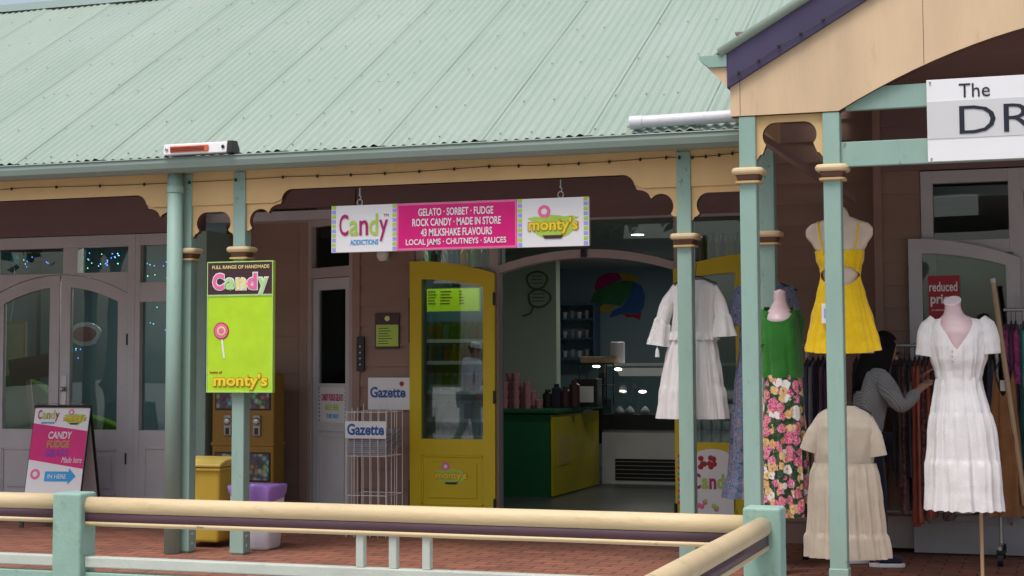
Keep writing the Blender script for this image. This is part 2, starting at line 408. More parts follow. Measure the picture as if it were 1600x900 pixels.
# screw heads along the battens
sdir = Vector((0, math.cos(R(30)), math.sin(R(30)))); snrm = Vector((0, -math.sin(R(30)), math.cos(R(30))))
for k, dist in enumerate((.10, .72, 1.5, 2.3, 3.1, 3.85)):
    x = -17.9+.0191
    i = 0
    while x < -1.9:
        p = Vector((x, 10.56, zroof(10.56))) + sdir*(dist+rnd.uniform(-.012, .012)) + snrm*.012
        rb.lathe([(.0075, 0), (.0065, .004), (.003, .007)], 0, 0, 6, 1)
        q = snrm.to_track_quat('Z', 'Y').to_matrix()
        for j in range(18): rb.v[-18+j] = tuple(p + q @ Vector(rb.v[-18+j]))
        x += .0762*3
for k in range(46):      # leaf litter and scuffs lying in the pans
    x = rnd.uniform(-11, -2); d = rnd.uniform(.2, 4); p = Vector((x, 10.56, zroof(10.56))) + sdir*d + snrm*.012
    a = rnd.uniform(0, 6); u1 = Vector((math.cos(a), 0, 0))*rnd.uniform(.008, .02) + sdir*math.sin(a)*.018; u2 = sdir*.008
    rb.add([p-u1, p-u2+snrm*.004, p+u1, p+u2+snrm*.004], [(0, 1, 2, 3)], 2)
M['screw'] = plain('screw heads', (.24, .31, .26), .4); M['leaf'] = plain('dry leaf', (.16, .09, .04), .8)
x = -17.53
while x < -1.9:      # shade of each lapped edge painted as thin strips in a dusty tone
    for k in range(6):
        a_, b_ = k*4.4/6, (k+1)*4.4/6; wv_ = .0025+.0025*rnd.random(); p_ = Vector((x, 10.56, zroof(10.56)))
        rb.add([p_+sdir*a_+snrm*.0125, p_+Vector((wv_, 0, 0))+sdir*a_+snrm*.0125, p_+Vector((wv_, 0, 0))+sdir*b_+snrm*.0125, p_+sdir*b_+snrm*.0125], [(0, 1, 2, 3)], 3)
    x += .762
M['lapshade'] = plain('lap edge shade', (.21, .275, .225), .8)
roof = rb.build('roof', ['roof', 'screw', 'leaf', 'lapshade'], shop, smooth=False)
for p_ in roof.data.polygons:
    if p_.material_index == 0: p_.use_smooth = True
bk = corrugated(-18, -.6, RY1, RZ1-.004, 22, RZ1-(22-RY1)*.27, sub=4); bk.build('roof', 'roof', shop)
rc = MB(); rc.prism([(RY1-.17, RZ1-.07), (RY1-.16, RZ1-.055), (RY1-.03, RZ1+.035), (RY1, RZ1+.05), (RY1+.03, RZ1+.035), (RY1+.16, RZ1-.04), (RY1+.16, RZ1-.06), (RY1, RZ1+.02)], 'x', -18, -.6)
rc.build('ridge_cap', 'gutter', shop)
# --- soffit lining under the roof, with rafters
sf = MB()
for i in range(14):
    ya = 10.62+i*.142; yb = ya+.139
    sf.add([(-18, ya, zroof(ya)-.10), (-1.9, ya, zroof(ya)-.10), (-1.9, yb, zroof(yb)-.10), (-18, yb, zroof(yb)-.10),
            (-18, ya, zroof(ya)-.085), (-1.9, ya, zroof(ya)-.085), (-1.9, yb, zroof(yb)-.085), (-18, yb, zroof(yb)-.085)],
           [(0, 1, 2, 3), (7, 6, 5, 4), (0, 4, 5, 1), (3, 2, 6, 7)])
sf.build('soffit', 'lining', shop)
# --- gutter
gp = [(10.60, 2.80), (10.55, 2.79), (10.50, 2.795), (10.465, 2.82), (10.455, 2.86), (10.46, 2.885), (10.45, 2.893), (10.457, 2.90), (10.468, 2.895), (10.47, 2.86), (10.50, 2.82), (10.59, 2.815), (10.59, 2.90), (10.60, 2.90)]
G = MB(); G.prism(gp, 'x', -18, -1.9); G.build('gutter', 'gutter', shop)
# --- fascia board and fretwork valance
ZJ, ZF = 2.56, 2.655
def lobes_right(xp, zf, tip):
    """outline from the flat of the arch (left) down to a post on the right whose face is at xp"""
    pts = []
    def arc(cx, cz, rx, rz, a0, a1, n=8):
        for i in range(n+1):
            a = R(a0+(a1-a0)*i/n); pts.append((cx+rx*math.cos(a), cz+rz*math.sin(a)))
    arc(xp-.375, zf-.085, .085, .085, 90, 8)
    arc(xp-.285, zf-.165, .10, .062, 86, 8)
    arc(xp-.112, zf-.222, .086, .086, 140, -38, 14)
    pts.append((xp-.030, zf-.29)); arc(xp-.004, zf-.325, .026, .032, 110, 82, 4)
    return pts
def bay(mb, x0, x1, zf, zt, y0, y1, mi=0, side=1):
    r_ = lobes_right(x1, zf, 0); l_ = [(x0+x1-x, z) for x, z in reversed(r_)]
    mb.prism([(x0, zt), *l_, *r_, (x1, zt)], 'y', y0, y1, mi, side)
def keyhole(mb, x0, x1, zf, zt, y0, y1, drop=.19, r=.082, mi=0, side=1):
    def half(xp):
        pts = []
        cx, cz = xp-.115, zf-r
        for i in range(15):
            a = R(90+(-42-90)*i/14); pts.append((cx+r*math.cos(a), cz+r*math.sin(a)))
        pts += [(xp-.036, zf-drop+.035), (xp-.02, zf-drop+.03), (xp-.006, zf-drop+.008), (xp, zf-drop)]
        return pts
    h = half(x1); l_ = [(x0+x1-x, z) for x, z in reversed(h)]
    mb.prism([(x0, zt), *l_, *h, (x1, zt)], 'y', y0, y1, mi, side)
POSTS = [-9.55, -6.205, -5.757, -2.418, -1.86]
YB0, YB1 = YP-.025, YP+.022
fb = MB(); fb.box(-18, -1.9, YP-.04, YP+.03, ZJ, 2.855)
# the main arches cut up into the fascia, so the fascia is built with the same cut
fa = MB()
def fascia_bay(x0, x1):
    r_ = [p for p in lobes_right(x1, ZF, 0) if p[1] > ZJ-.02]; l_ = [(x0+x1-x, z) for x, z in reversed(r_)]
    q = [(x0, 2.855), (x0, ZJ), (l_[0][0], ZJ), *[p for p in l_ if p[1] >= ZJ], *[p for p in r_ if p[1] >= ZJ], (r_[-1][0], ZJ), (x1, ZJ), (x1, 2.855)]
    fa.prism(q, 'y', YP-.038, YP+.03, 0, 1)
fascia_bay(-9.50, -6.255); fascia_bay(-5.707, -2.468)
fa.box(-18, -9.5, YP-.038, YP+.03, ZJ, 2.855); fa.box(-6.255, -5.707, YP-.038, YP+.03, ZJ, 2.855); fa.box(-2.468, -1.9, YP-.038, YP+.03, ZJ, 2.855)
fa.build('fascia_board', ['cream', 'brown'], shop)
for fn, a_, b_, z_, t_ in ((bay, -9.50, -6.255, ZF, ZJ+.12), (bay, -5.707, -2.468, ZF, ZJ+.12), (keyhole, -6.155, -5.807, 2.508, ZJ-.001), (keyhole, -2.368, -1.91, 2.515, ZJ-.001)):
    va = MB(); fn(va, a_, b_, z_, t_, YB0, YB1); va.build('fretwork_valance', ['cream', 'brown'], shop)
# --- posts
def post(px, py, zc, ztop, parent, h=.05, mat='green', bolts=True):
    mb = MB(); mb.box(px-h, px+h, py-h, py+h, 0, ztop)
    o = mb.build('verandah_post', mat, parent, bevel=.007, seg=2)
    mb = MB(); k = h+.006
    mb.box(px-k, px+k, py-k, py+k, .01, .2)
    mb.build('post_base', mat, o, bevel=.006)
    mb = MB(); mb.sqring([(h+.002, zc-.062), (h+.024, zc-.062), (h+.026, zc-.05), (h+.004, zc-.046)], px, py); c1 = mb.build('cap_lip', 'cream', o)
    mb = MB(); mb.sqring([(h+.003, zc-.047), (h+.012, zc-.044), (h+.022, zc-.012), (h+.003, zc-.01)], px, py); mb.build('cap_cove', 'brown', o)
    mb = MB(); mb.sqring([(h+.002, zc-.012), (h+.034, zc-.012), (h+.043, zc-.004), (h+.046, zc+.008), (h+.043, zc+.02), (h+.034, zc+.028), (h+.002, zc+.028)], px, py); mb.build('cap_roll', 'handrail', o, smooth=False)
    if bolts:
        for q, sc in (((px+.012, py-h, ztop-.13), (1, .5, 1)), ((px-.018, py-h, ztop-.2), (1, .5, 1)), ((px+k, py-.005, .06), (.6, 1, 1)), ((px+k, py-.005, .13), (.6, 1, 1))):
            mb = MB(); mb.ball(q, .014, 8, 5, sc); mb.build('bolt', mat, o, smooth=True)
    return o
for x in POSTS: post(x, YP, 2.215, 2.80, shop)
# --- downpipe beside the left pair
dp = MB(); dx, dy = P(271, 600, YP-.115).x, YP-.115
dp.lathe([(.058, 0.004), (.058, 2.80)], dx, dy, 28)
dp.build('downpipe', 'green', shop, smooth=False)
for p_ in COL.objects[-1].data.polygons: p_.use_smooth = len(p_.vertices) == 4
for z in (.25, 2.65):
    dp = MB(); dp.lathe([(.0585, z), (.063, z+.003), (.063, z+.05), (.0585, z+.053)], dx, dy, 28); dp.build('pipe_collar', 'green', shop)
# --- weatherboard walls
def boards(mb, xa, xb, y, z0, z1, h=.165, yb=None, mi=0):
    """lapped boards from (xa,y) to (xb,yb), facing -Y"""
    yb = y if yb is None else yb
    L = math.hypot(xb-xa, yb-y); nx, ny = (yb-y)/L, -(xb-xa)/L
    n = max(1, round((z1-z0)/h)); hh = (z1-z0)/n
    for i in range(n):
        za, zb = z0+i*hh, z0+(i+1)*hh; o = .02
        mb.add([(xa+nx*o, y+ny*o, za), (xb+nx*o, yb+ny*o, za), (xb+nx*.004, yb+ny*.004, zb), (xa+nx*.004, y+ny*.004, zb), (xa, y, za), (xb, yb, za)],
               [(0, 1, 2, 3), (0, 4, 5, 1)], mi)
    mb.add([(xa, y, z0), (xb, yb, z0), (xb-nx*.1, yb-ny*.1, z0), (xa-nx*.1, y-ny*.1, z0), (xa, y, z1), (xb, yb, z1), (xb-nx*.1, yb-ny*.1, z1), (xa-nx*.1, y-ny*.1, z1)],
           [(0, 1, 5, 4), (1, 2, 6, 5), (2, 3, 7, 6), (3, 0, 4, 7), (4, 5, 6, 7), (0, 3, 2, 1)], mi)
XL1, XS0, XS1, XM, XD1 = -7.18, -6.29, -5.70, -5.17, -2.36      # left shopfront end, splay, yellow door edge, right sidelight end
for a_ in ((XL1+.06, XS0+.02, 12.97, 0, 3.4), (XS1+.06, XM, W, 0, 2.54), (XD1+.05, -1.30, W, 0, 3.4)):      # first: recess behind the vending machine
    wl = MB(); boards(wl, *a_); wl.build('wall', 'wall', shop)
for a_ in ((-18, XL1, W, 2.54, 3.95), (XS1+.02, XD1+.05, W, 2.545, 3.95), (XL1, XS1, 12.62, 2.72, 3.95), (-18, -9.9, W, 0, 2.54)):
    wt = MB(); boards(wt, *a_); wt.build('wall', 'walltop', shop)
sp = MB(); sp.box(XL1-.035, XL1+.10, W-.06, W+.36, 0, 2.54); sp.build('corner_pilaster', 'green', shop, bevel=.006)
ct = MB(); ct.box(XM-.03+.0, XM+.03, W-.03, W+.05, 0, 2.54); ct.box(XS1-.01, XS1+.06, W-.028, W+.06, 0, 2.60); ct.box(XS0-.09, XS0+.0, 12.93, 13.03, 0, 2.9)
ct.build('corner_trim', 'wall', shop, bevel=.004)
# --- joinery helpers
def frame_rect(mb, x0, x1, z0, z1, y0, y1, s, t_=None, b_=None):
    t_ = s if t_ is None else t_; b_ = s if b_ is None else b_
    mb.box(x0, x0+s, y0, y1, z0, z1); mb.box(x1-s, x1, y0, y1, z0, z1)
    mb.box(x0+s, x1-s, y0, y1, z1-t_, z1); mb.box(x0+s, x1-s, y0, y1, z0, z0+b_)
def pane(x0, x1, z0, z1, y, parent, mat='glass', name='window_pane'):
    mb = MB(); mb.box(x0, x1, y, y+.005, z0, z1); return mb.build(name, mat, parent)
def arch_leaf(name, x0, x1, zf, y0, y1, gz0, gz1f, mat, parent, stile=.1, pz0=.22, pz1=.63, panelmat=None, glass='glass'):
    """arched door leaf: zf(x) top line, glass from gz0 to gz1f(x), raised panel below"""
    mb = MB(); xa, xb = x0+stile, x1-stile
    xs = lambda a, b, n=12: [a+(b-a)*i/n for i in range(n+1)]
    mb.prism([(x0, .01), (xa, .01), (xa, zf(xa)), (x0, zf(x0))], 'y', y0, y1)
    mb.prism([(xb, .01), (x1, .01), (x1, zf(x1)), (xb, zf(xb))], 'y', y0, y1)
    mb.prism([(x, gz1f(x)) for x in xs(xa, xb)] + [(x, zf(x)) for x in reversed(xs(xa, xb))], 'y', y0, y1)
    mb.box(xa, xb, y0, y1, pz1, gz0); mb.box(xa, xb, y0, y1, .01, pz0)
    leaf = mb.build(name, mat, parent)
    mb = MB(); mb.box(xa-.002, xb+.002, y0+.014, y1-.01, pz0, pz1)
    mb.box(xa+.06, xb-.06, y0+.004, y0+.016, pz0+.06, pz1-.06)
    for a, b_, c, d in ((xa, xb, pz0, pz0+.018), (xa, xb, pz1-.018, pz1), (xa, xa+.018, pz0, pz1), (xb-.018, xb, pz0, pz1)): mb.box(a, b_, y0+.003, y0+.02, c, d)
    mb.build('door_panel', panelmat or mat, leaf, bevel=.004)
    mb = MB(); ym = (y0+y1)/2
    mb.prism([(xa-.004, gz0-.004), (xb+.004, gz0-.004)] + [(x, gz1f(x)+.004) for x in reversed(xs(xa-.004, xb+.004))], 'y', ym, ym+.005)
    mb.build('glass_pane', glass, leaf)
    return leaf
# --- left double doors with sidelight and fanlights
def zl(x): return 2.185-.36*(x+8.598)**2
def zlg(x): return zl(x)-.105-.02*abs(x+8.6)
DL0, DLM, DL1 = -9.30, -8.60, -7.90
ldr = arch_leaf('door', DLM+.008, DL1, zl, W, W+.045, .80, zlg, 'joinery', shop, stile=.1)
ldl = arch_leaf('door', DL0, DLM-.008, zl, W, W+.045, .80, zlg, 'joinery', shop, stile=.1)
mb = MB(); mb.box(DLM+.03, DLM+.08, W-.006, W, .98, 1.28); mb.ball((DLM+.055, W-.03, 1.16), .024, 12, 8); mb.box(DLM+.03, DLM+.08, W-.012, W-.006, .96, 1.06); mb.build('door_handle', 'steel', ldr, smooth=False)
for px in (204,):
    for z in (.5, 1.55):
        mb = MB(); mb.lathe([(.011, z), (.011, z+.1)], DL1+.004, W-.008, 8); mb.build('door_hinge', 'black', ldr)
fr = MB()
fr.box(DL1+.006, -7.82, W-.012, W+.09, 0, 2.47); fr.box(-9.40, DL0-.006, W-.012, W+.09, 0, 2.47)
fr.prism([(x, zl(x)+.006) for x in [DL0-.006+i*(DL1-DL0+.012)/20 for i in range(21)]] + [(DL1+.006, 2.125), (DL0-.006, 2.125)] if False else
         [(DL0-.006+i*(DL1-DL0+.012)/20, zl(DL0-.006+i*(DL1-DL0+.012)/20)+.006) for i in range(21)] + [(DL1+.006, 2.20), (DL0-.006, 2.20)], 'y', W-.012, W+.09)
fr.box(-9.40, -7.82, W-.0125, W+.09, 2.432, 2.535); fr.box(-8.57, -8.42, W-.012, W+.09, 2.20, 2.432)
fr.box(DL0-.006, -7.82, W-.0122, W+.0895, 2.09, 2.118) if False else None
frame_rect(fr, -7.82, XL1-.03, 0, 2.535, W-.011, W+.085, .05, .10, .0)
fr.box(-7.77, XL1-.08, W-.011, W+.085, 1.93, 2.105); fr.box(-7.77, XL1-.08, W-.010, W+.085, .0, .80)
frame_rect(fr, -7.72, XL1-.13, .2, .66, W-.02, W-.008, .025)
frame_rect(fr, -9.9, -9.40, 0, 2.535, W-.011, W+.085, .05, .10, .80)
fr.box(-9.85, -9.45, W-.011, W+.085, 1.93, 2.105)
fr.build('window_frame', 'joinery', shop, bevel=.004)
pane(-9.32, -8.57, 2.19, 2.44, W+.04, shop); pane(-8.42, -7.90, 2.19, 2.44, W+.04, shop)
pane(-7.77, XL1-.08, 2.105, 2.44, W+.04, shop); pane(-7.77, XL1-.08, .80, 1.93, W+.04, shop); pane(-9.85, -9.45, .80, 1.93, W+.04, shop)
# --- splayed side door with its fanlight, set on the diagonal
SA, SB = Vector((XS0, 12.95, 0)), Vector((XS1, W+.0, 0)); sv = SB-SA; SL = sv.length
XF = Matrix.Translation(SA) @ Matrix.Rotation(math.atan2(sv.y, sv.x), 4, 'Z')
fr = MB(); frame_rect(fr, 0, SL, 0, 2.63, -.02, .07, .055, .06, .0); fr.box(.055, SL-.055, -.018, .07, 2.12, 2.21)
fr.build('window_frame', 'joinerybrown', shop, bevel=.004)
pane(.055, SL-.055, 2.21, 2.57, .03, shop)
mb = MB(); frame_rect(mb, .06, SL-.06, .01, 2.115, .0, .045, .075, .1, .12); mb.box(.135, SL-.135, 0, .045, .80, .88); mb.box(.135, SL-.135, 0, .045, 1.18, 1.21)
sdoor = mb.build('door', 'joinery', shop, bevel=.003)
mb = MB(); mb.box(.13, SL-.13, .014, .04, .12, .81); frame_rect(mb, .16, SL-.16, .16, .77, .006, .016, .02); mb.build('door_panel', 'joinery', sdoor, bevel=.003)
pane(.13, SL-.13, 1.2, 2.02, .02, sdoor, name='glass_pane')
mb = MB(); mb.box(.137, SL-.137, .012, .03, .875, 1.185); mb.build('notice_panel', 'greyprint', sdoor)
text('lettering', 'CANDY FUDGE GELATO', .18, SL-.18, 1.06, 1.12, .0115, 'pinkwrite', sdoor, .02)
text('lettering', 'MADE HERE', .24, SL-.25, .98, 1.03, .0115, 'limew', sdoor, .02)
text('lettering', 'THIS WAY', .25, SL-.24, .91, .95, .0115, 'blueink', sdoor, .02)
mb = MB()
for i in range(9):
    for xx in (.142, SL-.155): mb.box(xx, xx+.012, .0098, .0118, .885+i*.034, .90+i*.034)
mb.build('stripe', 'navyink', sdoor)
XF = None
# --- doorway with arch, fanlight and the two yellow leaves folded back
DX0, DX1, DXC = -4.41, -2.94, -3.675
def za(x): return 2.225-.215*(x-DXC)**2       # underside of the arch
fr = MB(); ys0, ys1 = W-.012, W+.10
fr.box(DX0-.075, DX0, ys0, ys1, 0, 2.36); fr.box(DX1, DX1+.075, ys0, ys1, 0, 2.36)
xs = [DX0+(DX1-DX0)*i/24 for i in range(25)]
fr.prism([(x, za(x)) for x in xs] + [(x, za(x)+.068) for x in reversed(xs)], 'y', ys0, ys1)
fr.box(DX0-.075, DX1+.075, ys0-.001, ys1, 2.53, 2.60) ; fr.box(DX0-.075, DX0, ys0, ys1, 2.36, 2.53); fr.box(DX1, DX1+.075, ys0, ys1, 2.36, 2.53)
fr.box(-3.72, -3.655, ys0, ys1, 2.292, 2.53) if False else None
fr.box(XM+.03, DX0-.075, ys0, ys1, 2.525, 2.60); fr.box(DX1+.075, XD1+.05, ys0, ys1, 2.525, 2.60)
fr.box(XM+.03, XM+.09, ys0, ys1, 0, 2.525); fr.box(XD1-.02, XD1+.05, ys0, ys1, 0, 2.525)
fr.box(XM+.09, DX0-.075, ys0, ys1, 2.10, 2.17); fr.box(DX1+.075, XD1-.02, ys0, ys1, 2.10, 2.17)
fr.box(XM+.09, DX0-.075, ys0, ys1, 0, .70); fr.box(DX1+.075, XD1-.02, ys0, ys1, 0, .70)
fr.build('window_frame', 'joinerybrown', shop, bevel=.004)
mb = MB(); mb.prism([(x, za(x)+.06) for x in xs] + [(DX1, 2.54), (DX0, 2.54)], 'y', W+.04, W+.045); mb.build('window_pane', 'glass', shop)
pane(XM+.09, DX0-.075, 2.17, 2.53, W+.04, shop); pane(DX1+.075, XD1-.02, 2.17, 2.53, W+.04, shop)
pane(XM+.09, DX0-.075, .70, 2.10, W+.04, shop); pane(DX1+.075, XD1-.02, .70, 2.10, W+.04, shop)
mb = MB(); mb.box(DXC-.022, DXC+.022, ys0-.03, ys0, 2.225, 2.295); mb.ball((DXC, ys0-.032, 2.262), .013, 10, 6); mb.build('door_sensor', 'black', shop)
def zyl(x): return za(2*DX0-x)+.0-.0          # left leaf is the mirror image of its closed place
def zyr(x): return za(2*DX1-x)
LY0, LY1 = W-.075, W-.03
yl = arch_leaf('door', DX0-.755, DX0-.01, zyl, LY0, LY1, .76, lambda x: 2.075-.22*max(0, (x+5.1))**2, 'yellow', shop, stile=.1, glass='doorglass')
yr = arch_leaf('door', DX1+.01, DX1+.60, zyr, LY0, LY1, .76, lambda x: 2.075-.22*max(0, (-2.4-x))**2, 'yellow', shop, stile=.1, glass='glass')
for leaf, hx in ((yl, DX0-.012), (yr, DX1+.012)):
    for z in (.18, 1.05, 1.85):
        mb = MB(); mb.lathe([(.010, z), (.013, z+.005), (.013, z+.1), (.010, z+.105)], hx, LY0-.004, 8); mb.build('door_hinge', 'black', leaf)
for z0_, z1_ in ((1.55, 1.92), (.12, .42)):
    mb = MB(); mb.box(DX0-.768, DX0-.756, LY0+.005, LY1-.004, z0_, z1_); mb.build('door_bolt', 'black', yl)
# round sticker on the left yellow leaf: green swoosh, word
def round_logo(cx, cz, r, y, parent, word=True):
    mb = MB(); mb.prism([(cx+r*1.0*math.cos(a), cz+r*.55*math.sin(a)) for a in [i*math.pi/16 for i in range(32)]], 'y', y-.001, y)
    mb.build('logo_ground', 'limew', parent)
    for s_ in (-1, 1):
        mb = MB(); mb.prism([(cx+s_*r*.4, cz+.02*r), (cx+s_*r*1.25, cz+.42*r), (cx+s_*r*.9, cz+.5*r), (cx+s_*r*.3, cz+.45*r)], 'y', y-.0016, y-.0008); mb.build('logo_swoosh', 'limew', parent)
    mb = MB(); mb.prism([(cx-.42*r+.3*r*math.cos(a), cz+.72*r+.3*r*math.sin(a)) for a in [i*math.pi/12 for i in range(24)]], 'y', y-.003, y-.0018); mb.build('logo_lollipop', 'pinkink', parent)
    mb = MB(); mb.prism([(cx-.42*r+.14*r*math.cos(a), cz+.72*r+.14*r*math.sin(a)) for a in [i*math.pi/12 for i in range(24)]], 'y', y-.004, y-.0031); mb.build('logo_swirl', 'white', parent)
    text('letter_outline', "monty's", cx-r*1.22, cx+r*1.24, cz-.36*r, cz+.46*r, y-.003, 'orangeink', parent, .055)
    text('lettering', "monty's", cx-r*1.17, cx+r*1.19, cz-.31*r, cz+.41*r, y-.0055, 'yellowink', parent, .022)
    mb = MB(); mb.prism([(cx-r*.5, cz-.38*r), (cx+r*.5, cz-.38*r), (cx+r*.4, cz-.54*r), (cx-r*.4, cz-.54*r)], 'y', y-.0045, y-.0031); mb.build('logo_ribbon', 'maroon', parent)
round_logo(-4.80, .455, .115, LY0+.004-.001, yl)
# white arched candy poster on the right yellow leaf
px0, px1 = -2.80, -2.47
mb = MB(); mb.prism([(px0, .16), (px1, .16), (px1, .62)] + [((px0+px1)/2+(px1-px0)/2*math.cos(a), .62+.09*math.sin(a)) for a in [i*math.pi/12 for i in range(1, 12)]] + [(px0, .62)], 'y', LY0-.006, LY0-.001)
pst = mb.build('door_poster', 'white', yr)
letters('Candy', px0+.015, px1-.01, .40, .52, LY0-.0065, ['pinkwrite', 'limew', 'pinkwrite', 'limew', 'pinkwrite'], yr, .03, desc='y')
mb = MB()
for k in range(9): mb.ball((px0+.10+rnd.uniform(-.05, .09), LY0-.007, .60+rnd.uniform(-.03, .04)), .022, 8, 5, (1, .2, 1))
mb.build('poster_sweets', 'red', yr)
mb = MB()
for k in range(7): mb.ball((px0+.12+rnd.uniform(-.07, .08), LY0-.007, .27+rnd.uniform(-.03, .04)), .02, 8, 5, (1, .2, 1), k % 2)
mb.build('poster_sweets', ['pinkink', 'limew'], yr)
mb = MB()
for i in range(9): mb.box(DX1+.03, DX1+.075, LY0-.004, LY0-.0005, .28+i*.045, .303+i*.045, i % 2)
mb.build('stripe', ['magenta', 'blueink'], yr)
# --- interior shell
M['mint'] = paint('mint plaster', (.50, .62, .50), .7, .05, .05, bump=.05); M['bluewall'] = paint('blue grey plaster', (.22, .33, .40), .7, .05, .05, bump=.05)
mb = MB(); mb.box(-12, .9, 20.8, 20.9, 0, 2.8); mb.box(-10.4, -10.3, W+.15, 20.8, 0, 2.8); mb.box(-5.6, -5.5, W+.12, 14.2, 0, 2.8); mb.box(-2.1, -2.0, W+.12, 20.8, 0, 2.8)
mb.build('interior_wall', 'bluewall', shop)
x_a, x_b = PXc(640, 500, 17.6), PXc(869, 500, 17.6)
mb = MB(); mb.box(x_a-1.5, x_b, 17.6, 17.75, 0, 2.8); mb.build('interior_wall', 'mint', shop)
mb = MB(); mb.box(-12, .9, W+.1, 20.9, 2.62, 2.7); mb.build('interior_ceiling', 'joinery', shop)
mb = MB(); mb.box(-10.2, -5.62, 14.6, 14.7, 0, 2.8); mb.build('interior_wall', 'bluewall', shop)
# wall art: two leaf green speech bubbles, and a many coloured splash
def loop(cx, cz, rx, rz, y, r, n=28, ph=0): return [(cx+rx*math.cos(2*math.pi*i/n)*(1+.08*math.sin(3*2*math.pi*i/n+ph)), y, cz+rz*math.sin(2*math.pi*i/n)) for i in range(n+1)]
mb = MB(); q = P(839, 438, 17.58); mb.tube(loop(q.x, q.z, .12, .10, 17.585, 0), .012, 6)
q2 = P(842, 466, 17.58); mb.tube(loop(q2.x, q2.z, .13, .10, 17.585, 0, ph=1), .012, 6); mb.tube([(q2.x-.07, 17.585, q2.z-.1), (q2.x-.10, 17.585, q2.z-.17), (q2.x-.2, 17.585, q2.z-.2)], .009, 6)
for k in range(3): mb.tube([(q2.x-.08, 17.585, q2.z+.05-.04*k), (q2.x+.07, 17.585, q2.z+.05-.04*k)], .005, 5); mb.tube([(q.x-.07, 17.585, q.z+.05-.04*k), (q.x+.06, 17.585, q.z+.05-.04*k)], .005, 5)
M['bubble'] = plain('olive line paint', (.13, .22, .06), .6); mb.build('wall_decal', 'bubble', shop)
art = [('pinkwrite', [(929, 447), (935, 433), (950, 426), (965, 427), (972, 436), (950, 446), (930, 455)]), ('goldink', [(972, 436), (968, 426), (985, 428), (1000, 434), (994, 440), (980, 441)]),
       ('darkgreen', [(922, 475), (928, 458), (950, 446), (974, 438), (990, 440), (984, 460), (970, 478), (945, 474), (930, 484)]), ('navyink', [(990, 441), (1002, 446), (1008, 462), (1006, 480), (998, 490), (975, 489), (962, 494), (952, 496), (957, 486), (972, 479), (984, 462)]),
       ('goldink', [(928, 486), (945, 475), (966, 479), (950, 487), (936, 490), (931, 501)]), ('red', [(972, 490), (996, 491), (1002, 487), (1000, 500), (990, 495), (980, 496)])]
M['darkgreen'] = plain('leaf green wall paint', (.03, .19, .06), .6)
for mt, pl in art:
    mb = MB(); mb.prism([(P(x, y, 20.79).x, P(x, y, 20.79).z) for x, y in pl], 'y', 20.785, 20.80); mb.build('wall_decal', mt, shop)
mb = MB(); mb.prism([(P(x, y, 20.79).x, P(x, y, 20.79).z) for x, y in [(886, 411), (912, 409), (912, 420), (903, 418), (895, 416)]], 'y', 20.785, 20.80); mb.build('wall_decal', 'pinkwrite', shop)
# ================================================================== DRESS SHOP BUILDING with gabled porch
W2 = 12.25; YG = 9.6; AX = .52
dress_shop = thing('gabled_shop_building', 'dress shop with cream arched gable porch on green posts', 'building', (0, W2, 0))
wl = MB(); boards(wl, -1.30, -1.005, W2, .265, 2.78); wl.build('wall', 'wall', dress_shop)
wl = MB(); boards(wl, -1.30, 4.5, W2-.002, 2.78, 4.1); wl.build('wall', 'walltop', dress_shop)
mb = MB(); mb.box(-1.34, -1.28, W2-.03, W+.1, .0, 3.6); mb.build('corner_trim', 'wall', dress_shop, bevel=.004)
mb = MB(); mb.box(-1.28, -1.0, W2-.04, W2, .03, .262); mb.box(-1.0, -.32, W2+.0, W2+.06, .03, .262); mb.build('plinth', 'joinerybrown', dress_shop, bevel=.004)
fr = MB(); frame_rect(fr, -1.0, -.30, 2.16, 2.77, W2-.025, W2+.08, .085, .09, .10)
fr.box(-1.0, -.90, W2-.024, W2+.08, 0, 2.16); fr.box(-.30, 1.30, W2-.025, W2+.08, 2.60, 2.77); fr.box(-.36, -.28, W2-.0255, W2+.08, 0, 2.6)
fr.box(1.22, 1.30, W2-.024, W2+.08, 0, 2.6); fr.box(-.9, -.36, W2-.02, W2+.06, .262, .70)
fr.build('window_frame', 'joinery', dress_shop, bevel=.004)
pane(-.915, -.385, 2.25, 2.69, W2+.03, dress_shop); pane(-.9, -.36, .7, 2.16, W2+.03, dress_shop)
wl = MB(); boards(wl, 1.30, 4.5, W2, 0, 2.78); wl.build('wall', 'wall', dress_shop)
def zd(x): return 2.272-.26*(x+1.085)**2
dl = arch_leaf('door', -1.09, -.315, zd, W2-.09, W2-.045, .76, lambda x: 2.165-.24*(x+1.05)**2, 'joinery', dress_shop, stile=.095)
mb = MB()
for i in range(12): mb.box(-1.094, -1.0905, W2-.085, W2-.05, .9+i*.1, .9+i*.1+rnd.uniform(.03, .08))
mb.build('door_bolt', 'black', dl)
mb = MB(); mb.box(-2.0, 4.5, 20.8, 20.9, 0, 2.8); mb.box(4.4, 4.5, W2+.1, 20.8, 0, 2.8); mb.build('interior_wall', 'bluewall', dress_shop)
mb = MB(); mb.box(-1.95, 4.5, W+.12, 20.9, 2.74, 2.79); mb.build('interior_ceiling', 'joinery', dress_shop)
# reduced prices poster behind the leaf's glass
mb = MB(); mb.box(-.955, -.735, W2-.075, W2-.071, 1.62, 2.0); rp = mb.build('sale_poster', 'red', dl)
text('lettering', 'reduced', -.948, -.75, 1.885, 1.955, W2-.0755, 'white', dl, .02); text('lettering', 'prices', -.94, -.745, 1.775, 1.865, W2-.0755, 'white', dl, .03)
text('lettering', 'on selected items', -.935, -.80, 1.745, 1.76, W2-.0755, 'white', dl, .01)
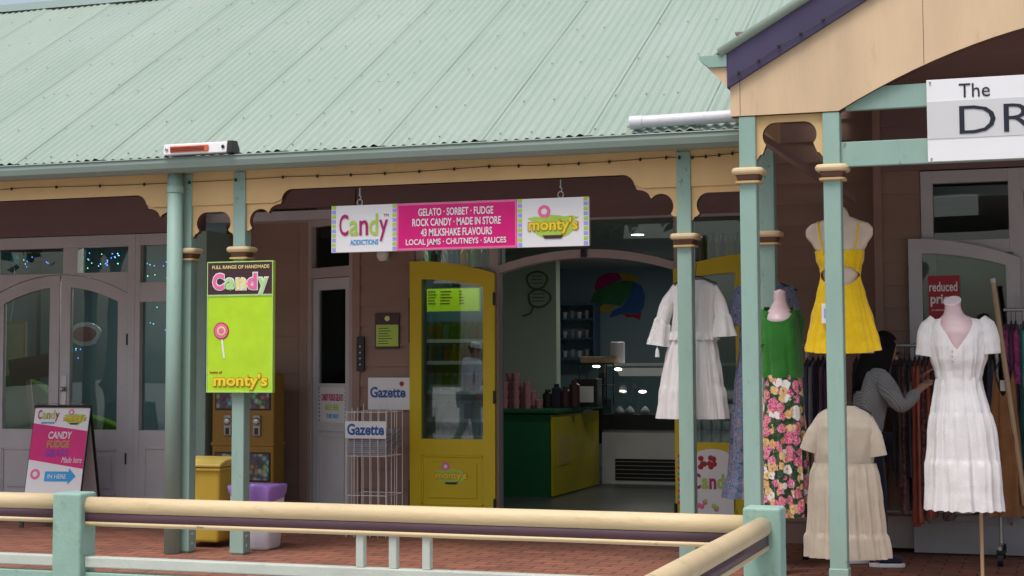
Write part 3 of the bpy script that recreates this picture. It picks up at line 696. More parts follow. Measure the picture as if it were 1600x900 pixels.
# porch posts, keyhole valance
for x in (-1.775, -1.282, 2*AX+1.282, 2*AX+1.775): post(x, YG, 2.505, 2.842, dress_shop, h=.05, bolts=False)
for a_, b_ in ((-1.725, -1.332), (2*AX+1.332, 2*AX+1.725)):
    va = MB(); keyhole(va, a_, b_, 2.80, 2.842, YG-.02, YG+.02, drop=.22, r=.078); va.build('fretwork_valance', ['cream', 'brown'], dress_shop)
# gable board with its arch
SLP = .5735
def zg(x): return 3.026+(min(x, 2*AX-x)+1.855)*SLP
def zarch(x): d = (x-AX)/(AX+1.236); return 3.345-.50*d*d + .0
pts = [(-1.872, 2.845), (-1.236, 2.845)] + [(x, zarch(x)) for x in [-1.236+(2*(AX+1.236))*i/32 for i in range(33)]][1:-1] + [(2*AX+1.236, 2.845), (2*AX+1.872, 2.845), (2*AX+1.872, 3.02), (AX, zg(AX)), (-1.872, 3.02)]
mb = MB(); mb.prism(pts, 'y', YG-.055, YG+.045, 0, 1); mb.build('gable_board', ['creamgable', 'brown'], dress_shop)
mb = MB()
for x in (-.745, 2*AX+.745): mb.box(x-.0015, x+.0015, YG-.0562, YG-.054, zarch(x)+.005, zg(x))
mb.box(-1.815, -1.812, YG-.0562, YG-.054, 2.85, 3.05); mb.build('board_joint', 'brown', dress_shop)
mb = MB()
for sgn in (1, -1):
    X = lambda x: x if sgn > 0 else 2*AX-x
    mb.prism([(X(-1.885), 3.01), (X(AX), zg(AX)), (X(AX), zg(AX)+.21), (X(-1.885), 3.22)], 'y', YG-.085, YG+.02)
mb.build('bargeboard', 'purple', dress_shop, bevel=.003)
mb = MB()
for sgn in (1, -1):
    X = lambda x: x if sgn > 0 else 2*AX-x
    mb.tube([(X(-1.93), YG-.085, 3.225), (X(AX), YG-.085, zg(AX)+.235)], .028, 12)
mb.build('barge_capping', 'roof', dress_shop, smooth=True)
mb = MB()
for sgn in (1, -1):
    X = lambda x: x if sgn > 0 else 2*AX-x
    a, b2 = (X(-2.0), 3.20), (X(AX), zg(AX)+.24)
    mb.add([(a[0], YG-.08, a[1]), (b2[0], YG-.08, b2[1]), (b2[0], 15.2, b2[1]), (a[0], 12.0, a[1]),
            (a[0], YG-.08, a[1]-.012), (b2[0], YG-.08, b2[1]-.012), (b2[0], 15.2, b2[1]-.012), (a[0], 12.0, a[1]-.012)], [(0, 1, 2, 3), (7, 6, 5, 4), (0, 4, 5, 1), (1, 5, 6, 2), (2, 6, 7, 3), (3, 7, 4, 0)])
mb.build('porch_roof', 'roof', dress_shop)
mb = MB(); mb.prism([(-2.055, 3.215), (-1.885, 3.215), (-1.885, 3.14), (-1.99, 3.14), (-2.045, 3.18)], 'y', YG-.09, 11.2); mb.build('gutter', 'green', dress_shop, bevel=.003)
mb = MB(); mb.prism([(-2.0, 3.139), (-1.886, 3.139), (-1.886, 3.02)], 'y', YG-.07, 11.2); mb.box(-1.875, -1.80, YG+.046, 10.9, 2.85, 3.12); mb.build('eave_soffit', 'creamgable', dress_shop)
mb = MB()
for i in range(18): mb.box(-1.86, 2*AX+1.86, YG+.06+i*.15, YG+.06+i*.15+.147, 3.36, 3.375)
mb.build('porch_ceiling', 'lining', dress_shop)
mb = MB()
mb.tube([(-1.79, YG+.1, 2.78), (-1.45, 11.9, 2.55)], .03, 4); mb.build('ceiling_brace', 'lining', dress_shop)
mb = MB(); mb.box(-1.232, 2*AX+1.232, YG-.02, YG+.03, 2.52, 2.665); mb.box(-1.20, 2*AX+1.2, YG-.018, YG+.028, 2.85, 2.985)
mb.build('crossbeam', 'green', dress_shop, bevel=.004)
# ================================================================== SIGNS
# dress shop sign
s = thing('shop_sign', 'white and grey board sign starting The DR on green crossbeams', 'sign', (AX, 9.55, 2.52))
sx0, sx1 = -.735, 2*AX+.735
mb = MB(); mb.box(sx0, sx1, 9.555, 9.575, 2.524, 2.997); mb.build('sign_panel', 'white', s, bevel=.002)
mb = MB(); mb.box(sx0+.001, sx1-.001, 9.552, 9.556, 2.655, 2.87); mb.build('grey_band', 'greyprint', s)
text('lettering', 'The', -.555, -.385, 2.885, 2.965, 9.5535, 'blackink', s, .0)
text('lettering', 'DRESS', -.556, .30, 2.675, 2.838, 9.5505, 'blackink', s, -.006)
mb = MB()
for x in (sx0+.02, sx1-.02):
    for z in (2.54, 2.98): mb.lathe([(.006, z-.006), (.006, z+.006)], x, 9.552, 8)
mb.build('screw_cap', 'steel', s)
# hanging sign
s = thing('hanging_sign', 'long pink and white hanging candy sign listing gelato, sorbet and fudge', 'sign', (-4.06, 10.7, 2.18))
y = 10.70
mb = MB(); mb.box(-5.024, -3.088, y, y+.03, 2.181, 2.519); mb.build('sign_panel', 'white', s, bevel=.002)
mb = MB(); mb.box(-4.512, -3.606, y-.003, y+.001, 2.183, 2.517); mb.build('pink_band', 'magenta', s)
mb = MB(); frame_rect(mb, -4.510, -3.608, 2.185, 2.515, y-.0042, y-.002, .012); mb.build('pink_border', 'pinkink', s)
for i, (st, a, b2) in enumerate((('GELATO · SORBET · FUDGE', -4.345, -3.78), ('ROCK CANDY · MADE IN STORE', -4.39, -3.725), ('43 MILKSHAKE FLAVOURS', -4.325, -3.79), ('LOCAL JAMS · CHUTNEYS · SAUCES', -4.44, -3.685))):
    zt = 2.478-i*.0725; text('lettering', st, a, b2, zt-.054, zt, y-.0045, 'white', s, .018)
letters('Candy', -4.965, -4.575, 2.30, 2.455, y-.001, ['pinkwrite', 'limew', 'pinkwrite', 'limew', 'pinkwrite'], s, .012, [1.05, 1, 1, 1, 1], desc='y')
text('lettering', 'ADDICTIONS', -4.875, -4.655, 2.232, 2.27, y-.001, 'blueink', s, .02); text('lettering', 'TM', -4.615, -4.575, 2.43, 2.45, y-.001, 'pinkwrite', s, .0)
for xa in (-5.018, -4.545, -3.600, -3.125):
    mb = MB(); z = 2.186; i = 0
    while z < 2.50:
        mb.box(xa, xa+.030, y-.0012, y+.001, z, z+.028, i % 2); z += .034; i += 1
    mb.build('stripe', ['lilac', 'limew'], s)
round_logo(-3.345, 2.318, .150, y-.001, s)
for xh in (P(561, 300, y).x, P(875, 290, y).x):
    mb = MB(); mb.tube([(xh+.0, y+.015, 2.645), (xh, y+.015, 2.585)], .004, 6)
    mb.tube([(xh+.020*math.cos(a), y+.015, 2.541+.022*math.sin(a)) for a in [i*math.pi/8 for i in range(17)]], .0045, 6)
    mb.tube([(xh-.008, y+.015, 2.60), (xh+.01, y+.015, 2.582), (xh+.004, y+.015, 2.563)], .004, 6); mb.build('hook', 'steel', s)
# post sign
s = thing('post_sign', 'tall lime green candy sign mounted on verandah post above the bins', 'sign', (-5.72, 10.63, 1.17))
y = 10.625; a0, a1 = -5.992, -5.450
mb = MB(); mb.box(a0, a1, y, y+.035, 1.174, 2.133); mb.build('sign_panel', 'lime', s, bevel=.004)
mb = MB(); mb.box(a0+.004, a1-.004, y-.003, y+.002, 1.888, 2.129); mb.build('maroon_band', 'maroon', s)
mb = MB(); frame_rect(mb, a0+.002, a1-.002, 1.176, 2.131, y-.0045, y-.001, .006); frame_rect(mb, a0+.002, a1-.002, 1.878, 1.89, y-.0046, y-.001, .006, .006, .005); mb.build('sign_border', 'palegreenink', s)
text('lettering', 'FULL RANGE OF HANDMADE', a0+.045, a1-.03, 2.078, 2.104, y-.0045, 'paleyellowink', s, .012)
letters('Candy', a0+.045, a1-.035, 1.925, 2.045, y-.0045, ['pinkink', 'palegreenink', 'paleyellowink', 'pinkink', 'palegreenink'], s, .045, [1.15, 1, 1, 1, 1], desc='y', outline='white')
text('letter_outline', "monty's", a0+.058, a1-.035, 1.190, 1.318, y-.003, 'orangeink', s, .06); text('lettering', "monty's", a0+.064, a1-.041, 1.197, 1.311, y-.0065, 'yellowink', s, .028)
text('lettering', 'home of', a0+.03, a0+.13, 1.315, 1.332, y-.002, 'red', s, .02)
def disc(cx, cz, r, y0, y1, mat, name, par):
    mb = MB(); mb.prism([(cx+r*math.cos(i*math.pi/20), cz+r*math.sin(i*math.pi/20)) for i in range(40)], 'y', y0, y1); return mb.build(name, mat, par)
lx, lz = P(346, 517, y).x, P(346, 517, y).z
mb = MB(); mb.prism([(lx-.007, lz-.03), (lx+.007, lz-.03), (lx+.032, lz-.2), (lx+.018, lz-.2)], 'y', y-.0025, y); mb.build('lollipop_stick', 'white', s)
disc(lx, lz, .062, y-.004, y, 'red', 'lollipop', s); disc(lx, lz, .055, y-.006, y, 'pinkink', 'lollipop_ring', s); disc(lx+.003, lz, .034, y-.008, y, 'paleyellowink', 'lollipop_ring', s); disc(lx+.003, lz, .022, y-.010, y, 'pinkink', 'lollipop_ring', s)
# A-frame
XF = Matrix.Translation((PXc(97, 780, 12.1), 12.1, 0)) @ Matrix.Rotation(R(6), 4, 'Z')
s = thing('sandwich_board', 'white and magenta A-frame candy sign on paving by the left doors', 'sign', XF.translation)
keep = XF; tilt = R(13); hw = .265; HH = 1.06
XF = keep @ Matrix.Translation((0, -.24, 0)) @ Matrix.Rotation(-tilt, 4, 'X')
mb = MB(); mb.box(-hw, hw, 0, .018, .20, HH); mb.build('front_leaf', 'black', s, bevel=.003)
for xa in (-hw, hw-.03):
    mb = MB(); mb.box(xa, xa+.03, 0, .018, .01, .199); mb.build('leg', 'black', s)
mb = MB(); mb.box(-hw+.008, hw-.008, -.003, .0005, .21, HH-.012); mb.build('poster', 'white', s)
mb = MB(); mb.prism([(-hw+.009, HH-.16), (hw-.009, HH-.225), (hw-.009, HH-.55), (-hw+.009, HH-.475)], 'y', -.005, -.002); mb.build('magenta_band', 'magenta', s)
letters('Candy', -hw+.04, -.02, HH-.125, HH-.045, -.004, ['pinkwrite', 'limew', 'goldink', 'limew', 'pinkwrite'], s, .02, desc='y')
text('lettering', 'ADDICTIONS', -hw+.08, -.06, HH-.165, HH-.148, -.0065, 'blueink', s, .02)
round_logo(.125, HH-.125, .085, -.004, s)
for i, (st, mt) in enumerate((('CANDY', 'white'), ('FUDGE', 'goldink'), ('GELATO', 'purpleink'))): text('lettering', st, -.10-.005*i, .12-.01*i, HH-.295-i*.077, HH-.232-i*.077, -.006, mt, s, .02, .12)
text('lettering', 'Made here', .05, .24, HH-.50, HH-.45, -.006, 'white', s, .0, .35)
mb = MB(); mb.prism([(-.09, HH-.66), (.13, HH-.66), (.13, HH-.685), (.20, HH-.615), (.13, HH-.545), (.13, HH-.575), (-.09, HH-.575)], 'y', -.005, -.002); mb.build('arrow', 'blueink', s)
text('lettering', 'IN HERE', -.06, .11, HH-.635, HH-.60, -.006, 'white', s, .01)
disc(-.18, HH-.60, .045, -.006, -.002, 'pinkink', 'lollipop', s); disc(-.18, HH-.60, .022, -.008, -.002, 'white', 'lollipop_ring', s)
mb = MB(); mb.tube([(-hw+.02+i*.04, .004+.012*math.sin(i*1.57), HH+.008+.01*math.cos(i*1.57)) for i in range(int((2*hw-.04)/.04))], .004, 5); mb.build('hinge_wire', 'steel', s)
XF = keep @ Matrix.Translation((0, .24, 0)) @ Matrix.Rotation(tilt, 4, 'X')
mb = MB(); mb.box(-hw, hw, -.018, 0, .01, HH); mb.build('back_leaf', 'black', s, bevel=.003)
mb = MB(); mb.box(-hw+.02, hw-.02, -.021, -.0175, .05, HH-.02); mb.build('back_sheet', 'greyprint', s)
XF = None
# wall menu and small wall fittings
s = thing('menu_board', 'small dark framed green menu board on weatherboards by yellow door', 'menu board', P(605, 545, W-.03))
y = W-.03; A, B = P(586, 545, y), P(624, 489, y)
mb = MB(); mb.box(A.x, B.x, y, y+.012, A.z, B.z); mb.build('board_frame', 'maroon', s, bevel=.002)
mb = MB(); mb.box(A.x+.01, B.x-.01, y-.002, y+.001, A.z+.02, A.z+.2); mb.build('green_sheet', 'limew', s)
mb = MB()
for i in range(7): mb.box(A.x+.03, A.x+.03+rnd.uniform(.07, .13), y-.0035, y-.0015, A.z+.04+i*.021, A.z+.046+i*.021)
mb.build('menu_lines', 'maroon', s)
disc((A.x+B.x)/2, B.z-.045, .022, y-.003, y, 'paleyellowink', 'crest', s)
A, B = P(557, 580, W-.04), P(569, 526, W-.04)
s = thing('door_intercom', 'narrow black intercom strip on wall by the splayed door', 'intercom', P(563, 580, W-.03))
mb = MB(); mb.box(A.x, B.x, W-.045, W-.02, A.z, B.z); mb.build('housing', 'black', s, bevel=.004)
for k in range(4):
    mb = MB(); mb.lathe([(.008, A.z+.05+.05*k), (.008, A.z+.062+.05*k)], (A.x+B.x)/2, W-.046, 10); mb.build('button', 'steel', s)
q = P(598, 398, W-.06)
s = thing('wall_lamp', 'round white bulkhead lamp on boards under the hanging sign', 'lamp', q)
mb = MB(); mb.ball(q, .055, 14, 8, (1, .7, 1)); mb.build('lamp_shade', 'white', s, smooth=True)
mb = MB(); mb.box(q.x-.05, q.x+.05, q.y+.03, q.y+.045, q.z-.05, q.z+.05); mb.build('backplate', 'steel', s)
# ================================================================== RAILING in front
YR = 5.0
rail = thing('timber_railing', 'cream and mint timber railing crossing the foreground, turning at a mint corner post', 'railing', (-2.1, YR, 0))
def rail_post(xc, yc, zt):
    mb = MB(); mb.box(xc-.058, xc+.058, yc-.05, yc+.05, 0, zt); mb.build('rail_post', 'greenrail', rail, bevel=.009, seg=3)
xl_, xr_ = (PXc(80, 800, YR-.05)+PXc(127, 800, YR-.05))/2, (PXc(1162, 800, YR-.05)+PXc(1217, 800, YR-.05))/2
ZR = .936
for xc in (xl_-2.45, xl_, xr_): rail_post(xc, YR, ZR+.016 if xc == xr_ else ZR+.006)
def handrail(p0, p1, nx):
    """moulded rail: round roll over a plum board over a small cream bead; nx = sideways unit"""
    d = (p1-p0)
    def sweep(prof, name, mat):
        mb = MB(); n = len(prof); vs = []
        for k in range(9):
            p = p0+d*k/8
            for a, z in prof: vs.append((p.x+nx.x*a, p.y+nx.y*a, p.z+z+.0012*noise.noise((p.x*3+a*9, p.y*3, z*20))))
        fs = [tuple(range(n)), tuple(8*n+i for i in reversed(range(n)))]
        for k in range(8):
            for i in range(n): j = (i+1) % n; fs.append((k*n+i, k*n+j, (k+1)*n+j, (k+1)*n+i))
        mb.add(vs, fs); o = mb.build(name, mat, rail)
        for q in o.data.polygons: q.use_smooth = len(q.vertices) == 4
    sweep([(.031*math.cos(i*math.pi/10), -.031+.031*math.sin(i*math.pi/10)) for i in range(20)], 'handrail', 'handrail')
    sweep([(-.021, -.052), (.021, -.052), (.021, -.084), (-.021, -.084)], 'plum_board', 'plum')
    sweep([(.027*math.cos(i*math.pi/6), -.091+.011*math.sin(i*math.pi/6)) for i in range(12)], 'lower_bead', 'handrail')
yx = Vector((0, 1, 0)); xx = Vector((1, 0, 0))
zL, zM, zR_ = ZR+.004, ZR-.002, ZR-.006
spans = [((xl_-2.45+.05), xl_-.05, ZR, ZR), (xl_+.05, xr_-.04, PZc(130, 777, YR-.03), PZc(1150, 806, YR-.03))]
for a_, b_, za_, zb_ in spans: handrail(Vector((a_, YR, za_)), Vector((b_, YR, zb_)), yx)
handrail(Vector((xr_, YR-.045, ZR-.012)), Vector((xr_, 1.6, ZR-.012)), xx)
rail_post(xr_, 1.55, ZR+.01)
for a_, b_ in ((xl_-2.45+.058, xl_-.058), (xl_+.058, xr_-.058)):
    mb = MB(); mb.box(a_, b_, YR-.022, YR+.022, .683, .720); mb.build('lower_rail', 'palebar', rail, bevel=.004)
    mb = MB(); mb.box(a_, b_, YR-.02, YR+.02, .630, .666); mb.build('teal_rail', 'greenrail', rail, bevel=.004)
    mb = MB(); mb.box(a_, b_, YR-.022, YR+.022, .09, .13); mb.build('bottom_rail', 'greenrail', rail, bevel=.004)
    xm = (a_+b_)/2
    for x in (xm-.118, xm, xm+.118):
        mb = MB(); mb.box(x-.014, x+.014, YR-.014, YR+.014, .720, ZR-.10); mb.build('baluster', 'palebar', rail, bevel=.003)
    x = a_+.06
    while x < b_-.02:
        mb = MB(); mb.box(x-.014, x+.014, YR-.014, YR+.014, .13, .630); mb.build('baluster', 'greenrail', rail); x += .118
for zz, mm in ((.683, 'palebar'), (.09, 'greenrail')):
    mb = MB(); mb.box(xr_-.022, xr_+.022, 1.6, YR-.05, zz, zz+.037); mb.build('lower_rail', mm, rail, bevel=.004)
# ================================================================== on the roof edge
A, B = P(260, 247, 10.47), P(365, 228, 10.47)
s = thing('strip_heater', 'white and orange strip heater lying on the gutter edge', 'heater', (A.x, 10.47, 2.91))
L = B.x-A.x; z0 = 2.912
mb = MB(); mb.prism([(10.42, z0), (10.53, z0), (10.54, z0+.03), (10.50, z0+.085), (10.43, z0+.08)], 'x', A.x, B.x-.03); mb.build('housing', 'white', s, bevel=.008, seg=3)
mb = MB(); mb.prism([(10.415, z0-.004), (10.54, z0-.004), (10.545, z0+.03), (10.505, z0+.09), (10.43, z0+.086)], 'x', B.x-.03, B.x+.012); mb.build('end_cap', 'black', s, bevel=.004)
M['heatorange'] = plain('orange heater bar', (.72, .14, .05), .35)
mb = MB(); mb.box(A.x+.06, A.x+L*.68, 10.412, 10.424, z0+.016, z0+.062); mb.build('heating_bar', 'heatorange', s, bevel=.005)
for k in range(1, 4):
    mb = MB(); mb.box(A.x+.07, A.x+L*.62, 10.408, 10.4125, z0+.014+.011*k, z0+.0175+.011*k); mb.build('guard_wire', 'maroon', s)
for x in (A.x+.03, A.x+L*.66, B.x-.06):
    mb = MB(); mb.ball((x, 10.418, z0+.042), .014, 12, 6, (1, .4, 1)); mb.build('screw_knob', 'black' if x > B.x-.1 else 'steel', s)
A, B = P(986, 200, 10.60), P(1157, 192, 10.60)
s = thing('white_pipe', 'white plastic pipe lying along the roof edge beside the gable', 'pipe', (A.x, 10.6, 2.95))
M['pipewhite'] = paint('weathered white pipe', (.66, .67, .72), .4, .05, .6, (.25, .24, .26), bump=.05)
mb = MB(); mb.tube([(A.x+.02+(B.x+.12-A.x)*i/8, 10.585, 2.995+.012*i/8) for i in range(9)], .042, 20); mb.build('pipe_body', 'pipewhite', s, smooth=False)
for q in COL.objects[-1].data.polygons: q.use_smooth = len(q.vertices) == 4
mb = MB(); mb.tube([(A.x, 10.585, 2.995), (A.x+.085, 10.585, 2.995)], .046, 20); mb.build('pipe_socket', 'pipewhite', s)
# festoon lights
def festoon(name, label, pts, y, step):
    s = thing(name, label, 'string lights', (pts[0][0], y, pts[0][1]))
    def at(f):
        n = len(pts)-1; i = min(int(f*n), n-1); u = f*n-i; return Vector((pts[i][0]+(pts[i+1][0]-pts[i][0])*u, y, pts[i][1]+(pts[i+1][1]-pts[i][1])*u-.012*math.sin(math.pi*u)))
    tot = sum(math.hypot(pts[i+1][0]-pts[i][0], pts[i+1][1]-pts[i][1]) for i in range(len(pts)-1))
    mb = MB(); mb.tube([at(i/60) for i in range(61)], .0022, 5); mb.build('wire', 'black', s)
    for k in range(int(tot/step)):
        p = at((k+.5)/int(tot/step))
        mb = MB(); mb.lathe([(.006, p.z-.014), (.009, p.z-.008), (.009, p.z+.004), (.004, p.z+.010)], p.x, p.y-.008, 8); mb.build('bulb_socket', 'black', s)
festoon('string_lights', 'black festoon cable with small sockets along the cream fascia', [(-10.2, 2.71), (P(48, 294, YP).x, P(48, 294, YP).z)]+[(P(x, y_, YP-.05).x, P(x, y_, YP-.05).z) for x, y_ in ((450, 276), (760, 260), (1035, 246), (1155, 238))], YP-.048, .28)
festoon('string_lights', 'black festoon cable climbing the purple bargeboard of the gable', [(-1.87, 3.07), (-1.55, 3.255), (-1.2, 3.45), (AX, zg(AX)+.04)], YG-.095, .32)
# ================================================================== bins, vending machine, newspapers
s = thing('wheelie_bin', 'yellow wheelie bin with pale lid behind the left verandah posts', 'bin', (-6.25, 11.25, 0))
bx0, bx1, by0, by1 = -6.47, -6.075, 10.98, 11.40
mb = MB(); t_ = .03
mb.add([(bx0+t_, by0+t_, .04), (bx1-t_, by0+t_, .04), (bx1-t_, by1-t_-.02, .04), (bx0+t_, by1-t_-.02, .04), (bx0, by0, .60), (bx1, by0, .60), (bx1, by1, .60), (bx0, by1, .60)],
       [(0, 3, 2, 1), (4, 5, 6, 7), (0, 1, 5, 4), (1, 2, 6, 5), (2, 3, 7, 6), (3, 0, 4, 7)])
mb.build('bin_body', 'binyellow', s, bevel=.022, seg=3)
mb = MB(); mb.box(bx0-.012, bx1+.012, by0-.014, by1+.012, .575, .60); mb.build('bin_rim', 'binyellow', s, bevel=.008)
mb = MB(); mb.prism([(by0-.022, .604), (by1+.02, .604), (by1+.02, .645), (by1-.06, .668), (by0+.08, .66), (by0-.022, .63)], 'x', bx0-.015, bx1+.015); mb.build('bin_lid', 'binlid', s, bevel=.012, seg=3)
mb = MB(); mb.tube([(bx0+.06, by1+.05, .63), (bx1-.06, by1+.05, .63)], .014, 10); mb.build('handle', 'binyellow', s)
mb = MB(); mb.box(bx0+.12, bx0+.20, by0-.028, by0-.014, .585, .612); mb.build('latch', 'black', s, bevel=.004)
for x in (bx0+.0, bx1-.05):
    mb = MB(); mb.tube([(x, by1-.03, .06), (x+.05, by1-.03, .06)], .06, 18); mb.build('wheel', 'black', s)
s = thing('waste_bin', 'white tapered bin with a violet liner folded over its rim', 'bin', (-5.78, 11.06, 0))
cx, cy = -5.80, 11.07
mb = MB()
def rrect(hx, hy, z, r, n=5):
    return [(cx+sx*(hx-r)+r*math.cos(R(a0+k*90/(n-1))), cy+sy*(hy-r)+r*math.sin(R(a0+k*90/(n-1))), z) for sx, sy, a0 in ((1, 1, 0), (-1, 1, 90), (-1, -1, 180), (1, -1, 270)) for k in range(n)]
def skinloft(rings, mb, mi=0, caps=True):
    n = len(rings[0]); vs = [p for r in rings for p in r]; fs = []
    for i in range(len(rings)-1):
        for k in range(n): k2 = (k+1) % n; fs.append((i*n+k, i*n+k2, (i+1)*n+k2, (i+1)*n+k))
    if caps: fs.append(tuple(reversed(range(n))))
    mb.add(vs, fs, mi)
skinloft([rrect(.135, .115, .004, .04), rrect(.145, .125, .02, .045), rrect(.172, .155, .46, .05), rrect(.166, .148, .46, .05), rrect(.15, .13, .12, .05)], mb)
mb.build('bin_body', 'binwhite', s, smooth=True)
mb = MB()
def wav(ring, a, zf): return [(p[0]+a*math.sin(i*1.9), p[1]+a*math.cos(i*2.3), p[2]+zf(i)) for i, p in enumerate(ring)]
skinloft([wav(rrect(.168, .152, .36, .05, 7), .003, lambda i: .05*math.sin(i*.45+.4)-.01*math.sin(i*2.1)), wav(rrect(.178, .162, .42, .05, 7), .004, lambda i: 0), rrect(.184, .166, .468, .05, 7), rrect(.180, .162, .478, .05, 7), rrect(.162, .145, .465, .05, 7), rrect(.145, .13, .30, .05, 7)], mb, caps=False)
mb.build('bin_liner', 'liner', s, smooth=True)
# vending machine
s = thing('vending_machine', 'orange twin column capsule vending machine against the recessed boards', 'vending machine', (-6.63, 12.6, 0))
M['vend'] = paint('orange vending enamel', (.28, .15, .012), .4, .06, .15); M['vendgrey'] = plain('grey coin mechanism', (.32, .30, .28), .35, metal=.6)  # orange enamel darkened to carry the deep shade it stands in
m, t, b = nodes('capsule toys'); v = N(t, 'ShaderNodeTexVoronoi', Scale=22); t.links.new(coords(t), v.inputs[0])
hs = N(t, 'ShaderNodeHueSaturation', Saturation=.75, Value=.45); t.links.new(v.outputs['Color'], hs.inputs['Color']); t.links.new(mixc(t, ramp(t, v.outputs['Distance'], [(.3, 0), (.6, .8)]), hs.outputs[0], (.02, .02, .03)), b.inputs['Base Color']); b.inputs['Roughness'].default_value = .3; M['capsules'] = m
vx0, vx1 = -6.99, -6.40; vy = 12.5
mb = MB(); mb.box(vx0, vx1, vy, vy+.2, .10, 1.30); mb.build('cabinet', 'vend', s, bevel=.012)
mb = MB(); mb.box(vx0-.006, vx1+.006, vy-.01, vy+.21, .68, .715); mb.build('shelf_band', 'vend', s, bevel=.006)
mb = MB(); mb.box(vx0+.04, vx1-.04, vy+.04, vy+.18, .0, .10); mb.build('plinth', 'black', s)
for zb in (.13, .735):
    for xa in (vx0+.03, (vx0+vx1)/2+.012):
        xb = xa+.255
        mb = MB(); mb.box(xa, xb, vy-.006, vy+.004, zb+.25, zb+.5); wn = mb.build('window_bezel', 'black', s, bevel=.004)
        mb = MB(); mb.box(xa+.015, xb-.015, vy-.009, vy-.005, zb+.265, zb+.485); mb.build('capsule_window', 'capsules', wn)
        mb = MB(); mb.box(xa+.09, xb-.09, vy-.02, vy, zb+.03, zb+.21); cm = mb.build('coin_mechanism', 'vendgrey', s, bevel=.012)
        mb = MB(); mb.ball(((xa+xb)/2, vy-.025, zb+.155), .035, 14, 6, (1, .5, 1)); mb.build('turn_knob', 'steel', cm, smooth=True)
        mb = MB(); mb.box(xa+.11, xb-.11, vy-.024, vy-.018, zb+.045, zb+.10); mb.build('chute_door', 'black', cm, bevel=.004)
# newspaper rack
gy0, gy1 = 12.02, 12.36
gx0, gx1 = PXc(541, 700, gy0), PXc(603, 700, gy0)
zt = PZc(541, 642, gy0)
s = thing('newspaper_rack', 'white wire newspaper rack with Gazette header beside the yellow door', 'newspaper rack', ((gx0+gx1)/2, gy0, 0))
rw = .0032
mb = MB()
for i in range(6):
    x = gx0+(gx1-gx0)*i/5; mb.tube([(x, gy0, 0), (x, gy0, zt)], rw, 6); mb.tube([(x, gy1, 0), (x, gy1, zt+.05)], rw, 6)
for y_ in (gy0+.11, gy0+.22):
    for x in (gx0, gx1): mb.tube([(x, y_, 0), (x, y_, zt+.02)], rw, 6)
for z in (.02, .33, zt-.36, zt-.01):
    mb.tube([(gx0, gy0, z), (gx1, gy0, z), (gx1, gy1, z), (gx0, gy1, z), (gx0, gy0, z)], rw, 6)
for i in range(9): y_ = gy0+(gy1-gy0)*i/8; mb.tube([(gx0, y_, zt-.36), (gx1, y_, zt-.36)], rw*.8, 5)
mb.build('wire_frame', 'wire', s)
zs0, zs1 = PZc(570, 685, gy0), PZc(570, 658, gy0)
mb = MB(); mb.box(gx0-.005, gx1+.005, gy0-.010, gy0-.005, zs0, zs1); mb.build('header_sign', 'white', s)
text('lettering', 'Gazette', gx0+.012, gx1-.012, zs0+.025, zs1-.02, gy0-.0105, 'navyink', s, .03)
mb = MB()
for i in range(5): mb.box(gx0+.01, gx1-.01, gy0-.0107, gy0-.0103, zs1-.007-.002*i, zs1-.006-.002*i) if i == 0 else None
mb.build('sign_rule', 'blueink', s)
M['newsprint'] = paint('newsprint', (.36, .37, .41), .8, .2, .7, (.2, .2, .24), scale=(1, 1, 9), bump=0)
mb = MB()
for k in range(10):
    z = zt-.352+k*.0155; o_ = rnd.uniform(-.008, .008)
    mb.v += [(gx0+.012+o_+.0*k, gy0+.02, z), (gx1-.012+o_, gy0+.02, z), (gx1-.012+o_, gy1-.01, z+.05), (gx0+.012+o_, gy1-.01, z+.05), (gx0+.012+o_, gy0+.016+rnd.uniform(-.004, .01), z+.012), (gx1-.012+o_, gy0+.016, z+.012), (gx1-.012+o_, gy1-.01, z+.062), (gx0+.012+o_, gy1-.01, z+.062)]
    n_ = len(mb.v)-8; mb.f += [tuple(n_+i for i in f_) for f_ in [(0, 3, 2, 1), (4, 5, 6, 7), (0, 1, 5, 4), (1, 2, 6, 5), (2, 3, 7, 6), (3, 0, 4, 7)]]; mb.mi += [0]*6
o = mb.build('newspaper_pile', 'newsprint', None); tag(o, 'stack of grey newspapers lying in the white wire rack', 'newspapers')
ys_ = W-.045; A, B = P(575, 640, ys_), P(648, 590, ys_)
s = thing('newspaper_sign', 'white Gazette sheet sign on boards above the newspaper rack', 'sign', (A.x, ys_, A.z))
mb = MB(); mb.box(A.x, B.x-.02, ys_, ys_+.006, A.z, B.z); mb.build('sign_panel', 'white', s)
text('lettering', 'Gazette', A.x+.02, A.x+.34, A.z+.10, A.z+.19, ys_-.0005, 'navyink', s, .03)
disc(A.x+.305, A.z+.215, .02, ys_-.002, ys_, 'red', 'red_dot', s)
